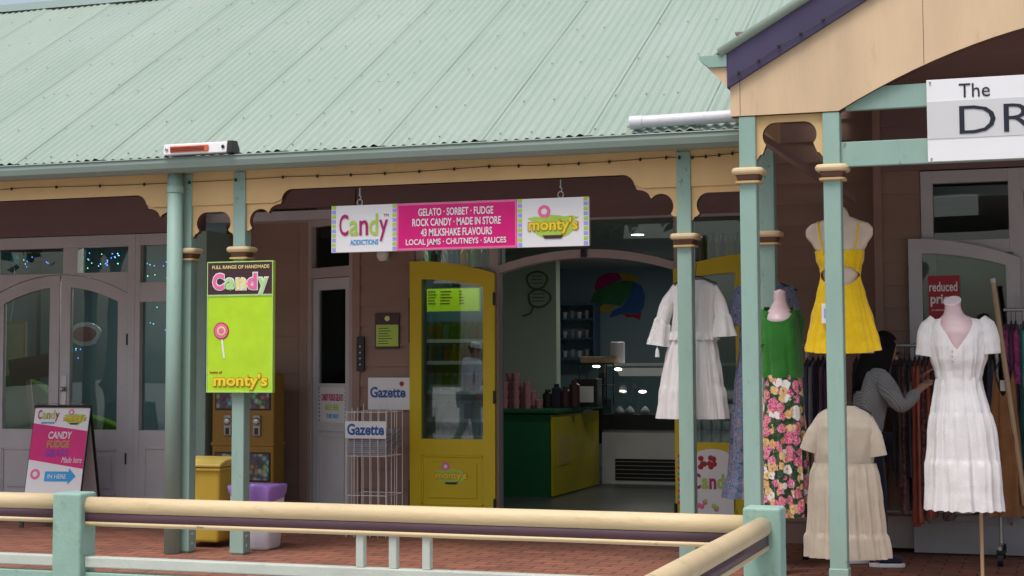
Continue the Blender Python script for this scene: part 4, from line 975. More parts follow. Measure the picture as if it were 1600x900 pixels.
# ================================================================== CLOTH helpers
def lerp_prof(prof, z):
    """prof sorted by z: tuples (z, cx, cy, rx, ry, amp); smooth interpolation"""
    if z <= prof[0][0]: return prof[0][1:]
    for i in range(len(prof)-1):
        a, b_ = prof[i], prof[i+1]
        if z <= b_[0]:
            u = (z-a[0])/(b_[0]-a[0]); u = u*u*(3-2*u)*.5+u*.5
            return tuple(p+(q-p)*u for p, q in zip(a[1:], b_[1:]))
    return prof[-1][1:]
def cloth(name, mat, parent, prof, ztop=None, zbot=None, n=128, m=56, k=9, seed=0, wr=.006, e=.85, tiers=(), smooth=True):
    """a garment tube: elliptical sections with folds, wrinkles, and a top and hem that may vary round it"""
    prof = sorted(prof); z0, z1 = prof[0][0], prof[-1][0]; mb = MB()
    for j in range(m+1):
        v = j/m
        for i in range(n):
            t = 2*math.pi*i/n
            zt = ztop(t) if ztop else z1; zb = zbot(t) if zbot else z0
            z = zb+(zt-zb)*v
            cx, cy, rx, ry, amp = lerp_prof(prof, z)
            ph = seed*1.7+1.2*noise.noise((math.cos(t)*1.3+seed, math.sin(t)*1.3, z*.8))
            f = amp*(math.sin(k*t+ph*2)+.45*math.sin((2*k-1)*t+3*ph+seed)+.3*math.sin(3.1*k*t+seed*2))
            w1 = noise.noise((cx+math.cos(t)*rx*9+seed*3.1, math.sin(t)*2, z*7))*wr + noise.noise((math.cos(t)*rx*24, math.sin(t)*4+seed, z*20))*wr*.45
            for zt_, dz, st in tiers:      # gathered seams: a little step out under each
                if z < zt_: f += st*(1-math.exp(-(zt_-z)/dz))*math.exp(-(zt_-z)/.30)*(.6+.4*math.sin(17*t+seed+zt_*9))
            c, s_ = math.cos(t), math.sin(t)
            x = cx+(rx+f+w1)*math.copysign(abs(c)**e, c); y = cy+(ry+f+w1)*math.copysign(abs(s_)**e, s_)
            mb.v.append((x, y, z))
    for j in range(m):
        for i in range(n):
            i2 = (i+1) % n; mb.f.append((j*n+i, j*n+i2, (j+1)*n+i2, (j+1)*n+i)); mb.mi.append(0)
    return mb.build(name, mat, parent, smooth=True)
def sleeve(name, mat, parent, pts, rad, flat=.75, n=28, m=22, frill=0, seed=0, wr=.004, k=7):
    pts = [Vector(p) for p in pts]; mb = MB(); L = len(pts)-1
    for j in range(m+1):
        u = j/m*L; i = min(int(u), L-1); f = u-i; p = pts[i].lerp(pts[i+1], f); r = rad[i]+(rad[i+1]-rad[i])*f
        d = (pts[min(i+1, L)]-pts[i]).normalized(); a = Vector((0, 1, 0)); b_ = d.cross(a).normalized()
        for q in range(n):
            t = 2*math.pi*q/n; fr_ = frill*(j/m)**3*math.sin(k*t+seed)
            rr = r+fr_+wr*noise.noise((t*1.3, u*3+seed, seed))
            mb.v.append(p+b_*math.cos(t)*rr+a*math.sin(t)*rr*flat)
    for j in range(m):
        for q in range(n): q2 = (q+1) % n; mb.f.append((j*n+q, j*n+q2, (j+1)*n+q2, (j+1)*n+q)); mb.mi.append(0)
    return mb.build(name, mat, parent, smooth=True)
def rows(Y, rs):
    """(py, xl, xr, depth radius, fold) rows in photo pixels at depth Y -> section profile in metres"""
    out = []
    for py, xl, xr, ry, amp in rs:
        a, b_ = P(xl, py, Y), P(xr, py, Y); out.append(((a.z+b_.z)/2, (a.x+b_.x)/2, Y, (b_.x-a.x)/2, ry, amp))
    return out
def V(px, py, Y): return P(px, py, Y)
M['whitelace'] = fabric('white broderie cotton', (.85, .84, .85), .02, pattern=eyelet(110, .8), trans=.15)
M['whitecotton'] = fabric('white crinkle cotton', (.84, .82, .82), .03, pattern=ribs(30, .95), trans=.2, bump=.5)
M['yellowlace'] = fabric('yellow textured cotton', (.84, .55, .012), .06, pattern=eyelet(80, .78), trans=.1)
M['beige'] = fabric('oatmeal linen', (.50, .43, .345), .08, weave=300)
M['greenknit'] = fabric('leaf green jersey', (.035, .21, .03), .12, pattern=ribs(40, .75))
M['floral'] = fabric('bright floral print', (.05, .12, .03), .1, pattern=flowers((.015, .05, .025), [(.8, .78, .74), (.62, .03, .20), (.66, .32, .05), (.62, .03, .20), (.60, .04, .16), (.70, .45, .12), (.55, .10, .06)], 20, (.04, .10, .035)))
M['bluefloral'] = fabric('small blue floral print', (.16, .22, .32), .1, pattern=ditsy(34, [(.02, .03, .09), (.15, .24, .36), (.05, .10, .20), (.30, .10, .13), (.22, .31, .38), (.04, .03, .08)]))
M['greyknit'] = fabric('grey cable knit', (.34, .35, .36), .12, weave=120, bump=.9, pattern=ribs(24, .68))
M['navy'] = fabric('navy cloth', (.012, .014, .03), .15)
for nm, c in dict(slate=(.13, .15, .19), pebble=(.30, .31, .34), ink=(.02, .02, .045), mauve=(.22, .10, .20), soot=(.02, .018, .022), rust=(.33, .07, .045), coral=(.42, .12, .07), choc=(.075, .04, .035), tan=(.27, .125, .05), teal=(.06, .34, .33), plumcloth=(.12, .035, .11), fuchsia=(.45, .02, .14)).items(): M[nm] = fabric(nm+' cloth', c, .18)
M['plaid'] = fabric('dark plaid', (.10, .045, .05), .2, pattern=ditsy(40, [(.05, .02, .03), (.13, .055, .055), (.22, .12, .10), (.08, .03, .05)]))
M['tropic'] = fabric('pink and purple print', (.4, .04, .14), .2, pattern=ditsy(18, [(.03, .03, .10), (.40, .03, .15), (.20, .04, .25), (.50, .10, .18), (.05, .05, .12)]))
def hanger(parent, x, y, z, half=.19, drop=.07, hook=.06):
    mb = MB(); mb.tube([(x-half, y, z-drop), (x-.03, y, z), (x+.03, y, z), (x+half, y, z-drop)], .006, 8)
    mb.tube([(x, y, z)]+[(x+.012+.014*math.cos(a)-.014, y, z+hook+.014*math.sin(a)) for a in [i*.55-.2 for i in range(7)]], .002, 6)
    return mb.build('hanger', 'black', parent)
# ---------------- white tiered dress hanging from the verandah beam
Y = 10.98
d = thing('white_hanging_dress', 'white tiered dress with frilled sleeves hanging behind a green verandah post', 'dress', V(1083, 655, Y))
cloth('bodice', 'whitecotton', d, rows(Y, [(534, 1047, 1120, .075, .004), (520, 1050, 1119, .075, .004), (480, 1052, 1119, .08, .003), (458, 1048, 1122, .07, .002), (446, 1054, 1117, .05, .001), (438, 1072, 1101, .03, 0)]), n=96, m=30, k=11, wr=.006)
cloth('waist_frill', 'whitecotton', d, rows(Y, [(531, 1044, 1123, .085, .007), (525, 1046, 1121, .082, .004), (518, 1048, 1120, .079, .003)]), n=160, m=8, k=19, wr=.003)
cloth('skirt', 'whitecotton', d, rows(Y, [(654, 1030, 1134, .13, .013), (625, 1033, 1131, .12, .011), (600, 1036, 1127, .11, .009), (560, 1041, 1122, .09, .006), (528, 1048, 1118, .072, .003)]), n=160, m=40, k=12, wr=.006, tiers=((V(1083, 603, Y).z, .012, .012), (V(1083, 562, Y).z, .012, .006)))
sleeve('sleeve', 'whitecotton', d, [V(1060, 450, Y), V(1044, 474, Y), V(1036, 498, Y-.02), V(1034, 503, Y-.02), V(1029, 540, Y-.02)], [.045, .053, .050, .056, .082], frill=.016, seed=1, k=5)
sleeve('sleeve', 'whitecotton', d, [V(1111, 450, Y), V(1122, 472, Y), V(1128, 492, Y-.02), V(1129, 497, Y-.02), V(1131, 526, Y-.02)], [.045, .053, .050, .056, .078], frill=.016, seed=2, k=5)
mb = MB(); q = V(1028, 520, Y-.06); q2 = V(1027, 543, Y-.06); mb.tube([q, q2], .002, 5); mb.lathe([(.004, q2.z), (.012, q2.z-.02), (.016, q2.z-.065)], q2.x, q2.y, 10); mb.build('tassel', 'whitecotton', d)
q = V(1086, 432, Y); hanger(d, q.x, Y, q.z, .15, .05, .08)
mb = MB(); mb.tube([(q.x, Y, q.z+.08), (q.x, Y, 2.95)], .0015, 5); mb.build('hanging_line', 'wire', d)
# ---------------- blue floral dress
Y = 11.1
d = thing('blue_floral_dress', 'long blue floral dress hanging behind the mannequin with green top', 'dress', V(1190, 780, Y))
cloth('dress_body', 'bluefloral', d, rows(Y, [(778, 1134, 1243, .16, .016), (748, 1139, 1240, .145, .012), (690, 1143, 1236, .13, .012), (600, 1150, 1230, .11, .009), (540, 1156, 1226, .09, .005), (480, 1158, 1228, .09, .003), (452, 1158, 1230, .07, .002), (440, 1172, 1216, .045, 0), (435, 1184, 1206, .03, 0)]), n=140, m=60, k=10, seed=2, tiers=((V(1190, 747, Y).z, .01, .016),))
sleeve('sleeve', 'bluefloral', d, [V(1164, 450, Y), V(1156, 475, Y), V(1149, 508, Y)], [.06, .065, .07], seed=3)
sleeve('sleeve', 'bluefloral', d, [V(1226, 450, Y), V(1234, 475, Y), V(1239, 500, Y)], [.06, .062, .06], seed=4)
q = V(1216, 440, Y-.05); hanger(d, q.x-.02, Y, q.z-.01, .14, .05, .05)
mb = MB(); mb.tube([(q.x-.02, Y, q.z+.05), (q.x-.02, Y, 3.02)], .0015, 5); mb.build('hanging_line', 'wire', d)
# ---------------- mannequin with green top and floral skirt
Y = 10.32
d = thing('mannequin', 'pale headless mannequin wearing a green top and floral skirt', 'mannequin', (V(1222, 0, Y).x, Y, 0))
cloth('torso', 'mannequin', d, rows(Y, [(620, 1200, 1246, .075, 0), (585, 1203, 1244, .07, 0), (530, 1200, 1246, .085, 0), (500, 1194, 1246, .08, 0), (490, 1196, 1240, .055, 0), (482, 1203, 1233, .045, 0), (470, 1209, 1229, .04, 0), (457, 1209, 1228, .04, 0), (453, 1210, 1226, .036, 0), (452, 1217, 1219, .004, 0)]), n=40, m=60, wr=0, e=1)
q = V(1224, 800, Y); mb = MB(); mb.lathe([(.012, 0.02), (.012, 1.0)], q.x, Y, 12); mb.build('pole', 'wood', d)
mb = MB(); mb.lathe([(.16, 0.0), (.16, .012), (.02, .03)], q.x, Y, 28); mb.build('stand_base', 'steel', d)
t_ = thing('green_top', 'leaf green short sleeved jersey top on the mannequin with floral skirt', 'top', V(1220, 590, Y))
zsh, zfr = V(1222, 479, Y).z, V(1222, 503, Y).z
def neck(t):
    fr_ = max(0, -math.sin(t)); side = abs(math.cos(t)); return zfr+(zsh-zfr)*min(1, side**2.4+ (0 if math.sin(t) < 0 else .8*abs(math.sin(t))))
cloth('top_body', 'greenknit', t_, rows(Y, [(590, 1191, 1254, .105, .004), (583, 1191, 1253, .105, .006), (560, 1190, 1251, .105, .004), (525, 1189, 1249, .105, .002), (500, 1188, 1247, .095, .001), (489, 1189, 1245, .078, 0), (478, 1195, 1240, .06, 0)]), ztop=neck, n=96, m=50, k=7, wr=.007)
sleeve('sleeve', 'greenknit', t_, [V(1198, 486, Y), V(1192, 505, Y-.02), V(1193, 538, Y-.05)], [.05, .06, .058], seed=2)
sleeve('sleeve', 'greenknit', t_, [V(1238, 486, Y), V(1243, 500, Y+.05), V(1240, 535, Y+.08)], [.05, .055, .055], seed=5)
t_ = thing('floral_skirt', 'long skirt with pink, white and orange flowers on dark ground', 'skirt', V(1228, 805, Y))
cloth('skirt_body', 'floral', t_, rows(Y, [(806, 1195, 1265, .15, .014), (760, 1195, 1262, .14, .011), (700, 1194, 1259, .13, .009), (640, 1193, 1256, .12, .005), (600, 1193, 1254, .11, .003), (586, 1194, 1252, .102, .002)]), n=128, m=40, k=8, seed=6, wr=.006)
# ---------------- hanging torso form with yellow dress
Y = 10.05
d = thing('torso_form', 'clear cream plastic torso form hung under the gable porch in a yellow dress', 'mannequin', V(1317, 553, Y))
cloth('torso', 'form', d, rows(Y, [(552, 1272, 1366, .06, 0), (500, 1282, 1352, .06, 0), (440, 1288, 1340, .055, 0), (415, 1283, 1343, .07, 0), (393, 1276, 1350, .065, 0), (383, 1270, 1355, .055, 0), (368, 1259, 1364, .042, 0), (358, 1259, 1364, .036, 0), (350, 1266, 1358, .032, 0), (344, 1284, 1341, .028, 0), (338, 1300, 1327, .024, 0), (328, 1304, 1323, .022, 0), (324, 1308, 1319, .012, 0)]), n=64, m=90, wr=0, e=1)
q = V(1313, 324, Y); mb = MB(); mb.tube([(q.x, Y, q.z-.01), (q.x, Y, q.z+.04), (q.x+.012, Y, q.z+.055), (q.x, Y, q.z+.07)], .003, 6); mb.tube([(q.x, Y, q.z+.07), (q.x, Y, 3.36)], .0015, 5); mb.build('hook', 'steel', d)
t_ = thing('yellow_dress', 'short bright yellow strappy dress with cut out waist, price tag showing', 'dress', V(1317, 553, Y))
zc = V(1316, 421, Y).z
cloth('bodice', 'yellowlace', t_, rows(Y, [(430, 1282, 1344, .075, .002), (420, 1281, 1345, .078, .002), (405, 1276, 1349, .085, .003), (394, 1274, 1351, .075, .002)]), zbot=lambda t: V(1316, 430, Y).z+(.055*max(0, -math.sin(t))**1.5), ztop=lambda t: V(1316, 392, Y).z, n=96, m=20, k=13, wr=.007)
cloth('skirt', 'yellowlace', t_, rows(Y, [(556, 1256, 1380, .15, .010), (530, 1261, 1373, .135, .008), (500, 1268, 1364, .12, .006), (460, 1276, 1352, .095, .004), (434, 1282, 1345, .078, .002), (428, 1283, 1344, .076, .001)]), zbot=lambda t: V(1316, 545, Y).z-.03*max(0, -math.sin(t)), ztop=lambda t: V(1316, 429, Y).z-.07*max(0, -math.sin(t))**1.4, n=128, m=44, k=8, seed=3, wr=.007)
for a_, b_ in (((1277, 348), (1286, 396)), ((1342, 348), (1336, 396))):
    p1, p2 = V(a_[0], a_[1], Y-.038), V(b_[0], b_[1], Y-.078); mb = MB(); mb.tube([p1+Vector((0, .04, .006)), p1, p1.lerp(p2, .5)+Vector((0, -.012, 0)), p2], .006, 8); mb.build('strap', 'yellowlace', t_)
A, B = V(1284, 505, Y-.15), V(1295, 474, Y-.15); mb = MB(); mb.box(A.x, B.x, A.y, A.y+.002, A.z, B.z); tg = mb.build('price_tag', 'white', t_)
mb = MB(); mb.box(A.x+.014, B.x-.014, A.y-.0015, A.y+.0005, A.z+.03, B.z-.03); mb.build('tag_print', 'lilac', tg)
mb = MB(); mb.tube([V(1290, 474, Y-.15), V(1291, 450, Y-.12), V(1289, 440, Y-.095)], .0015, 5); mb.build('tag_string', 'white', tg)
# ---------------- beige dress
Y = 10.08
d = thing('beige_dress', 'beige short sleeved smock dress hanging below the yellow dress', 'dress', V(1320, 870, Y))
cloth('bodice', 'beige', d, rows(Y, [(732, 1274, 1365, .076, .001), (700, 1271, 1368, .083, .003), (668, 1271, 1368, .085, .002), (656, 1273, 1365, .07, .001), (648, 1278, 1360, .055, .001), (643, 1284, 1354, .045, 0), (638, 1294, 1344, .036, 0), (634, 1302, 1336, .03, 0)]), n=96, m=40, k=6, wr=.007, e=1)
cloth('skirt', 'beige', d, rows(Y, [(870, 1262, 1388, .15, .012), (835, 1264, 1382, .13, .013), (780, 1266, 1376, .115, .011), (745, 1267, 1372, .095, .008), (728, 1270, 1369, .084, .004), (723, 1271, 1368, .084, .003)]), n=180, m=50, k=13, seed=4, wr=.005, tiers=((V(1320, 833, Y).z, .01, .018), (V(1320, 728, Y).z, .01, .008)))
for xs_, ys2, sd_ in (((1286, 1273, 1265), (654, 680, 705), 1), ((1353, 1364, 1370), (654, 682, 713), 2)):
    sl_ = sleeve('sleeve', 'beige', d, [V(x, y_, Y) for x, y_ in zip(xs_, ys2)], [.042, .057, .062], seed=sd_)
q = V(1320, 630, Y); hanger(d, q.x, Y, q.z, .16, .06, .05); mb = MB(); mb.tube([(q.x, Y, q.z+.05), (q.x, Y, V(1320, 556, Y).z)], .0015, 5); mb.build('hanging_line', 'wire', d)
# ---------------- white dress on a mannequin with a timber pole
Y = 10.2
d = thing('mannequin', 'pale pink headless mannequin on timber pole in long white dress', 'mannequin', (V(1534, 0, Y).x, Y, 0))
cloth('torso', 'mannequin', d, rows(Y, [(640, 1462, 1536, .09, 0), (590, 1470, 1528, .08, 0), (545, 1464, 1534, .10, 0), (520, 1460, 1538, .095, 0), (508, 1458, 1536, .075, 0), (500, 1464, 1526, .06, 0), (491, 1474, 1506, .048, 0), (482, 1476, 1502, .046, 0), (474, 1476, 1500, .046, 0)]), n=48, m=60, wr=0, e=1)
A = V(1488, 471, Y); XF = Matrix.Translation(A) @ Matrix.Rotation(R(32), 4, 'X') @ Matrix.Rotation(R(-8), 4, 'Y')
mb = MB(); mb.lathe([(.044, -.03), (.050, -.006), (.054, 0), (.054, .006), (.05, .010)], 0, 0, 32); mb.build('neck_cap', 'capwhite', d, bevel=.002); XF = None
q = V(1534, 850, Y); mb = MB(); mb.lathe([(.011, .02), (.011, 1.15)], q.x, Y, 14); mb.build('pole', 'wood', d)
mb = MB(); mb.lathe([(.15, 0), (.15, .012), (.02, .03)], q.x, Y, 28); mb.build('stand_base', 'wood', d)
t_ = thing('white_lace_dress', 'long white lace dress with V neck on the mannequin with timber pole', 'dress', V(1505, 795, Y))
zs_, zv = V(1503, 498, Y).z, V(1503, 546, Y).z
def vneck(t):
    s_ = -math.sin(t)
    if s_ <= 0: return zs_
    return zv+(zs_-zv)*min(1, abs(math.cos(t))/.62)
cloth('bodice', 'whitelace', t_, rows(Y, [(598, 1464, 1533, .105, .003), (580, 1462, 1536, .11, .006), (560, 1455, 1541, .13, .007), (540, 1452, 1543, .135, .004), (520, 1452, 1544, .12, .001), (508, 1452, 1541, .10, 0), (501, 1457, 1534, .08, 0), (496, 1466, 1522, .066, 0)]), ztop=vneck, n=160, m=50, k=11, wr=.006)
cloth('skirt', 'whitelace', t_, rows(Y, [(797, 1449, 1567, .19, .014), (760, 1451, 1563, .18, .013), (720, 1452, 1560, .165, .012), (680, 1453, 1555, .155, .010), (640, 1456, 1546, .14, .008), (605, 1461, 1536, .115, .005), (588, 1464, 1533, .106, .002)]),
      zbot=lambda t: V(1503, 797, Y).z+.008*abs(math.sin(14*t)), ztop=lambda t: V(1503, 592, Y).z+.05*max(0, -math.sin(t))**4, n=200, m=60, k=10, seed=7, wr=.006, tiers=((V(1503, 718, Y).z, .01, .016), (V(1503, 645, Y).z, .01, .012)))
sleeve('sleeve', 'whitelace', t_, [V(1463, 500, Y), V(1451, 515, Y-.01), V(1449, 535, Y-.02), V(1446, 556, Y-.02)], [.045, .062, .066, .058], flat=.9, seed=1, frill=.006)
sleeve('sleeve', 'whitelace', t_, [V(1530, 500, Y), V(1541, 513, Y-.01), V(1545, 532, Y-.02), V(1547, 553, Y-.02)], [.045, .062, .066, .06], flat=.9, seed=4, frill=.006)
for k in range(3):
    q = V(1488, 549+k*7.5, Y-.137); mb = MB(); mb.ball(q, .007, 10, 6); mb.build('button', 'mannequin', t_)
# ---------------- garment rack
YRK = 11.8; zr = V(1400, 540, YRK).z; xr0, xr1 = V(1257, 540, YRK).x, V(1590, 540, YRK).x
d = thing('garment_rack', 'chrome garment rack on castors packed with dresses outside the shop', 'clothes rack', ((xr0+xr1)/2, YRK, 0))
mb = MB(); mb.tube([(xr0-.02, YRK, zr), (xr1, YRK, zr)], .013, 12); mb.build('hanging_rail', 'steel', d)
for x in (xr0+.02, xr1-.14):
    mb = MB(); mb.tube([(x, YRK, .12), (x, YRK, zr)], .014, 12); mb.build('upright', 'steel', d)
    mb = MB(); mb.tube([(x, YRK-.24, .12), (x, YRK+.24, .12)], .014, 12); mb.build('foot_bar', 'steel', d)
    for y_ in (YRK-.22, YRK+.22):
        mb = MB(); mb.tube([(x-.018, y_, .045), (x+.018, y_, .045)], .045, 16); mb.box(x-.024, x+.024, y_-.012, y_+.03, .045, .105); mb.build('castor', 'black', d)
mb = MB(); mb.tube([(xr0+.02, YRK, .33), (xr1-.14, YRK, .33)], .012, 10); mb.build('lower_bar', 'steel', d)
def rack_garment(name, label, cat, x, mat, hem_px, w_=.028, half=.19, yrk=YRK, z_=zr, seed=0, tier=None, top=.10, face=False, thin=False):
    g_ = thing(name, label, cat, (x, yrk, z_-.9), 'clothes on the garment rack')
    zt_ = z_-top; zb_ = PZc(1450, hem_px, yrk-.1)
    pr = [(zb_, x, yrk, w_*1.25, half*1.1, .008), (zb_+.25, x, yrk, w_*1.1, half*1.05, .007), ((zb_+zt_)/2, x, yrk, w_, half, .005), (zt_-.10, x, yrk, w_*.9, half, .003), (zt_-.03, x, yrk, w_*.7, half*.7, .001), (zt_, x, yrk, w_*.5, half*.25, 0)]
    if face: pr = [(a, b2, c, e2, d2, f2) for a, b2, c, d2, e2, f2 in pr]
    cloth('cloth', mat, g_, pr, n=48 if not face else 96, m=30, k=5, seed=seed, wr=.008, tiers=((tier, .01, .012),) if tier else ())
    mb = MB()
    if face: mb.tube([(x-half*.9, yrk, zt_-.02), (x, yrk, zt_+.03), (x+half*.9, yrk, zt_-.02)], .005, 6)
    else: mb.tube([(x, yrk-half*.9, zt_-.04), (x, yrk, zt_+.02), (x, yrk+half*.9, zt_-.04)], .006, 6)
    mb.tube([(x, yrk, zt_+.02), (x, yrk, z_+.012), (x+.0, yrk+.014, z_+.02), (x, yrk+.02, z_+.008)], .002, 5); mb.build('hanger', 'black', g_)
    return g_
gl_ = [(1262, 'slate', 700, 'slate grey dress at the left end of the rack, beside the floral skirt', 'dress'), (1270, 'pebble', 690, 'pale grey top beside the slate dress on the rack', 'top'), (1278, 'ink', 720, 'ink blue dress between pale grey and mauve garments', 'dress'),
       (1286, 'mauve', 760, 'mauve dress left of the beige smock on the rack', 'dress'), (1294, 'plumcloth', 740, 'plum dress showing over the beige smock collar, left of its post', 'dress'), (1304, 'soot', 780, 'sooty black dress behind the post in front of the rack', 'dress'), (1338, 'soot', 700, 'black top hidden behind the shopper in grey knit', 'top'),
       (1398, 'soot', 735, 'black dress in front of the reaching shopper', 'dress'), (1406, 'choc', 760, 'chocolate dress between black garments near the shopper', 'dress'), (1413, 'plaid', 803, 'long dark plaid dress on the rack left of the coral skirt', 'dress'), (1421, 'soot', 745, 'black dress right of the long plaid dress', 'dress'),
       (1429, 'rust', 822, 'long rust red dress on the rack, lowest hem beside white dress', 'dress'), (1436, 'coral', 815, 'coral dress with thin straps next to the rust dress', 'dress'), (1443, 'plaid', 790, 'shorter plaid dress tucked behind coral dress', 'dress'), (1451, 'rust', 808, 'rust dress half hidden by the white lace dress', 'dress'),
       (1462, 'choc', 790, 'brown dress behind left side of the white lace dress', 'dress'), (1478, 'plaid', 812, 'plaid dress whose hem shows under the white lace dress', 'dress'), (1500, 'ink', 790, 'navy dress behind the middle of the white lace dress', 'dress'), (1520, 'soot', 800, 'black dress behind the white lace dress, by the pole', 'dress'), (1548, 'ink', 770, 'navy dress between white lace dress and tan halter dress', 'dress')]
for i, (px, mt, hem, lb, ct) in enumerate(gl_): rack_garment(ct if ct != 'top' else 'rack_top', lb, ct, V(px, 540, YRK).x, mt, hem, .022+.006*rnd.random(), .19, seed=i)
# tan halter dress on the end of the rack, facing out
x = V(1568, 600, YRK-.16).x
g_ = thing('tan_halter_dress', 'long tan halter dress facing out at the right end of the rack', 'dress', (x, YRK-.16, .3), 'clothes on the garment rack')
Yt = YRK-.16; zt1 = V(1568, 590, Yt).z
cloth('cloth', 'tan', g_, rows(Yt, [(806, 1541, 1597, .07, .012), (740, 1543, 1595, .065, .012), (690, 1546, 1591, .06, .008), (640, 1547, 1588, .055, .005), (610, 1549, 1586, .045, .003), (580, 1552, 1583, .03, .001)]),
      ztop=lambda t: V(1568, 620, Yt).z+.17*min(1, abs(math.cos(t))**1.0) if math.sin(t) < 0 else V(1568, 605, Yt).z+.12*abs(math.cos(t)), n=110, m=44, k=7, seed=2)
mb = MB(); mb.tube([V(1554, 580, Yt), V(1566, 556, Yt), V(1567, 545, Yt), V(1580, 580, Yt)], .006, 6); mb.build('hanger', 'black', g_)
mb = MB(); A, B = V(1563, 611, Yt-.03), V(1573, 594, Yt-.03); mb.box(A.x, B.x, A.y, A.y+.003, A.z, B.z); mb.build('label_card', 'greyprint', g_)
# second rack further right, prints and teal
d = thing('garment_rack', 'second clothes rack at the right edge holding pink and teal prints', 'clothes rack', (.25, 11.95, 0))
z2 = V(1585, 484, 11.95).z; xa = V(1568, 484, 11.95).x
mb = MB(); mb.tube([(xa, 11.95, z2), (1.3, 11.95, z2)], .013, 12); mb.build('hanging_rail', 'steel', d)
for x in (xa+.14, 1.25):
    mb = MB(); mb.tube([(x, 11.95, .1), (x, 11.95, z2)], .014, 12); mb.build('upright', 'steel', d)
    mb = MB(); mb.tube([(x, 11.75, .08), (x, 12.15, .08)], .014, 12); mb.build('foot_bar', 'steel', d)
for i, (px, mt, hem, lb) in enumerate(((1573, 'tropic', 590, 'short pink and purple print top first on the second rack'), (1581, 'plumcloth', 640, 'plum top second on the right hand rack'), (1588, 'tropic', 600, 'pink print top nearest the teal dress'), (1600, 'teal', 805, 'long teal dress at the right edge of the picture'))):
    g_ = rack_garment('print_top' if i < 3 else 'teal_dress', lb, 'top' if i < 3 else 'dress', V(px, 540, 11.95).x, mt, hem, .03, .18, 11.95, z2, seed=i+40); g_['group'] = 'clothes on the second rack'
p0, p1 = V(1551, 437, 11.6), V(1576, 612, 11.6)
s = thing('display_pole', 'pale timber pole leaning diagonally by the white door leaf', 'pole', (p1.x, 11.6, 0))
dz_ = p1-p0; mb = MB(); mb.tube([p0, p0+dz_*2.0], .018, 10); mb.build('shaft', 'wood', s)
mb = MB(); mb.tube([p0+dz_*-.01, p0+dz_*.03], .021, 10); mb.build('end_ferrule', 'steel', s)
# ================================================================== PEOPLE
def skinmesh(name, mat, parent, verts, edges, radii, root=0, levels=2, mw=None):
    me = bpy.data.meshes.new(name); me.from_pydata([tuple(v) for v in verts], edges, [])
    o = bpy.data.objects.new(name, me); COL.objects.link(o)
    sk = o.modifiers.new('skin', 'SKIN'); sk.use_smooth_shade = True; sk.branch_smoothing = .3
    for i, v in enumerate(me.skin_vertices[0].data):
        r = radii[i]; v.radius = (r, r) if not isinstance(r, tuple) else r; v.use_root = (i == root)
    sb = o.modifiers.new('sub', 'SUBSURF'); sb.levels = levels; sb.render_levels = levels
    dg = bpy.context.evaluated_depsgraph_get(); m2 = bpy.data.meshes.new_from_object(o.evaluated_get(dg)); m2.name = name
    bpy.data.objects.remove(o); bpy.data.meshes.remove(me)
    if mw is not None: m2.transform(mw)
    m2.materials.clear(); m2.materials.append(M[mat])
    for p_ in m2.polygons: p_.use_smooth = True
    return link(name, m2, parent)
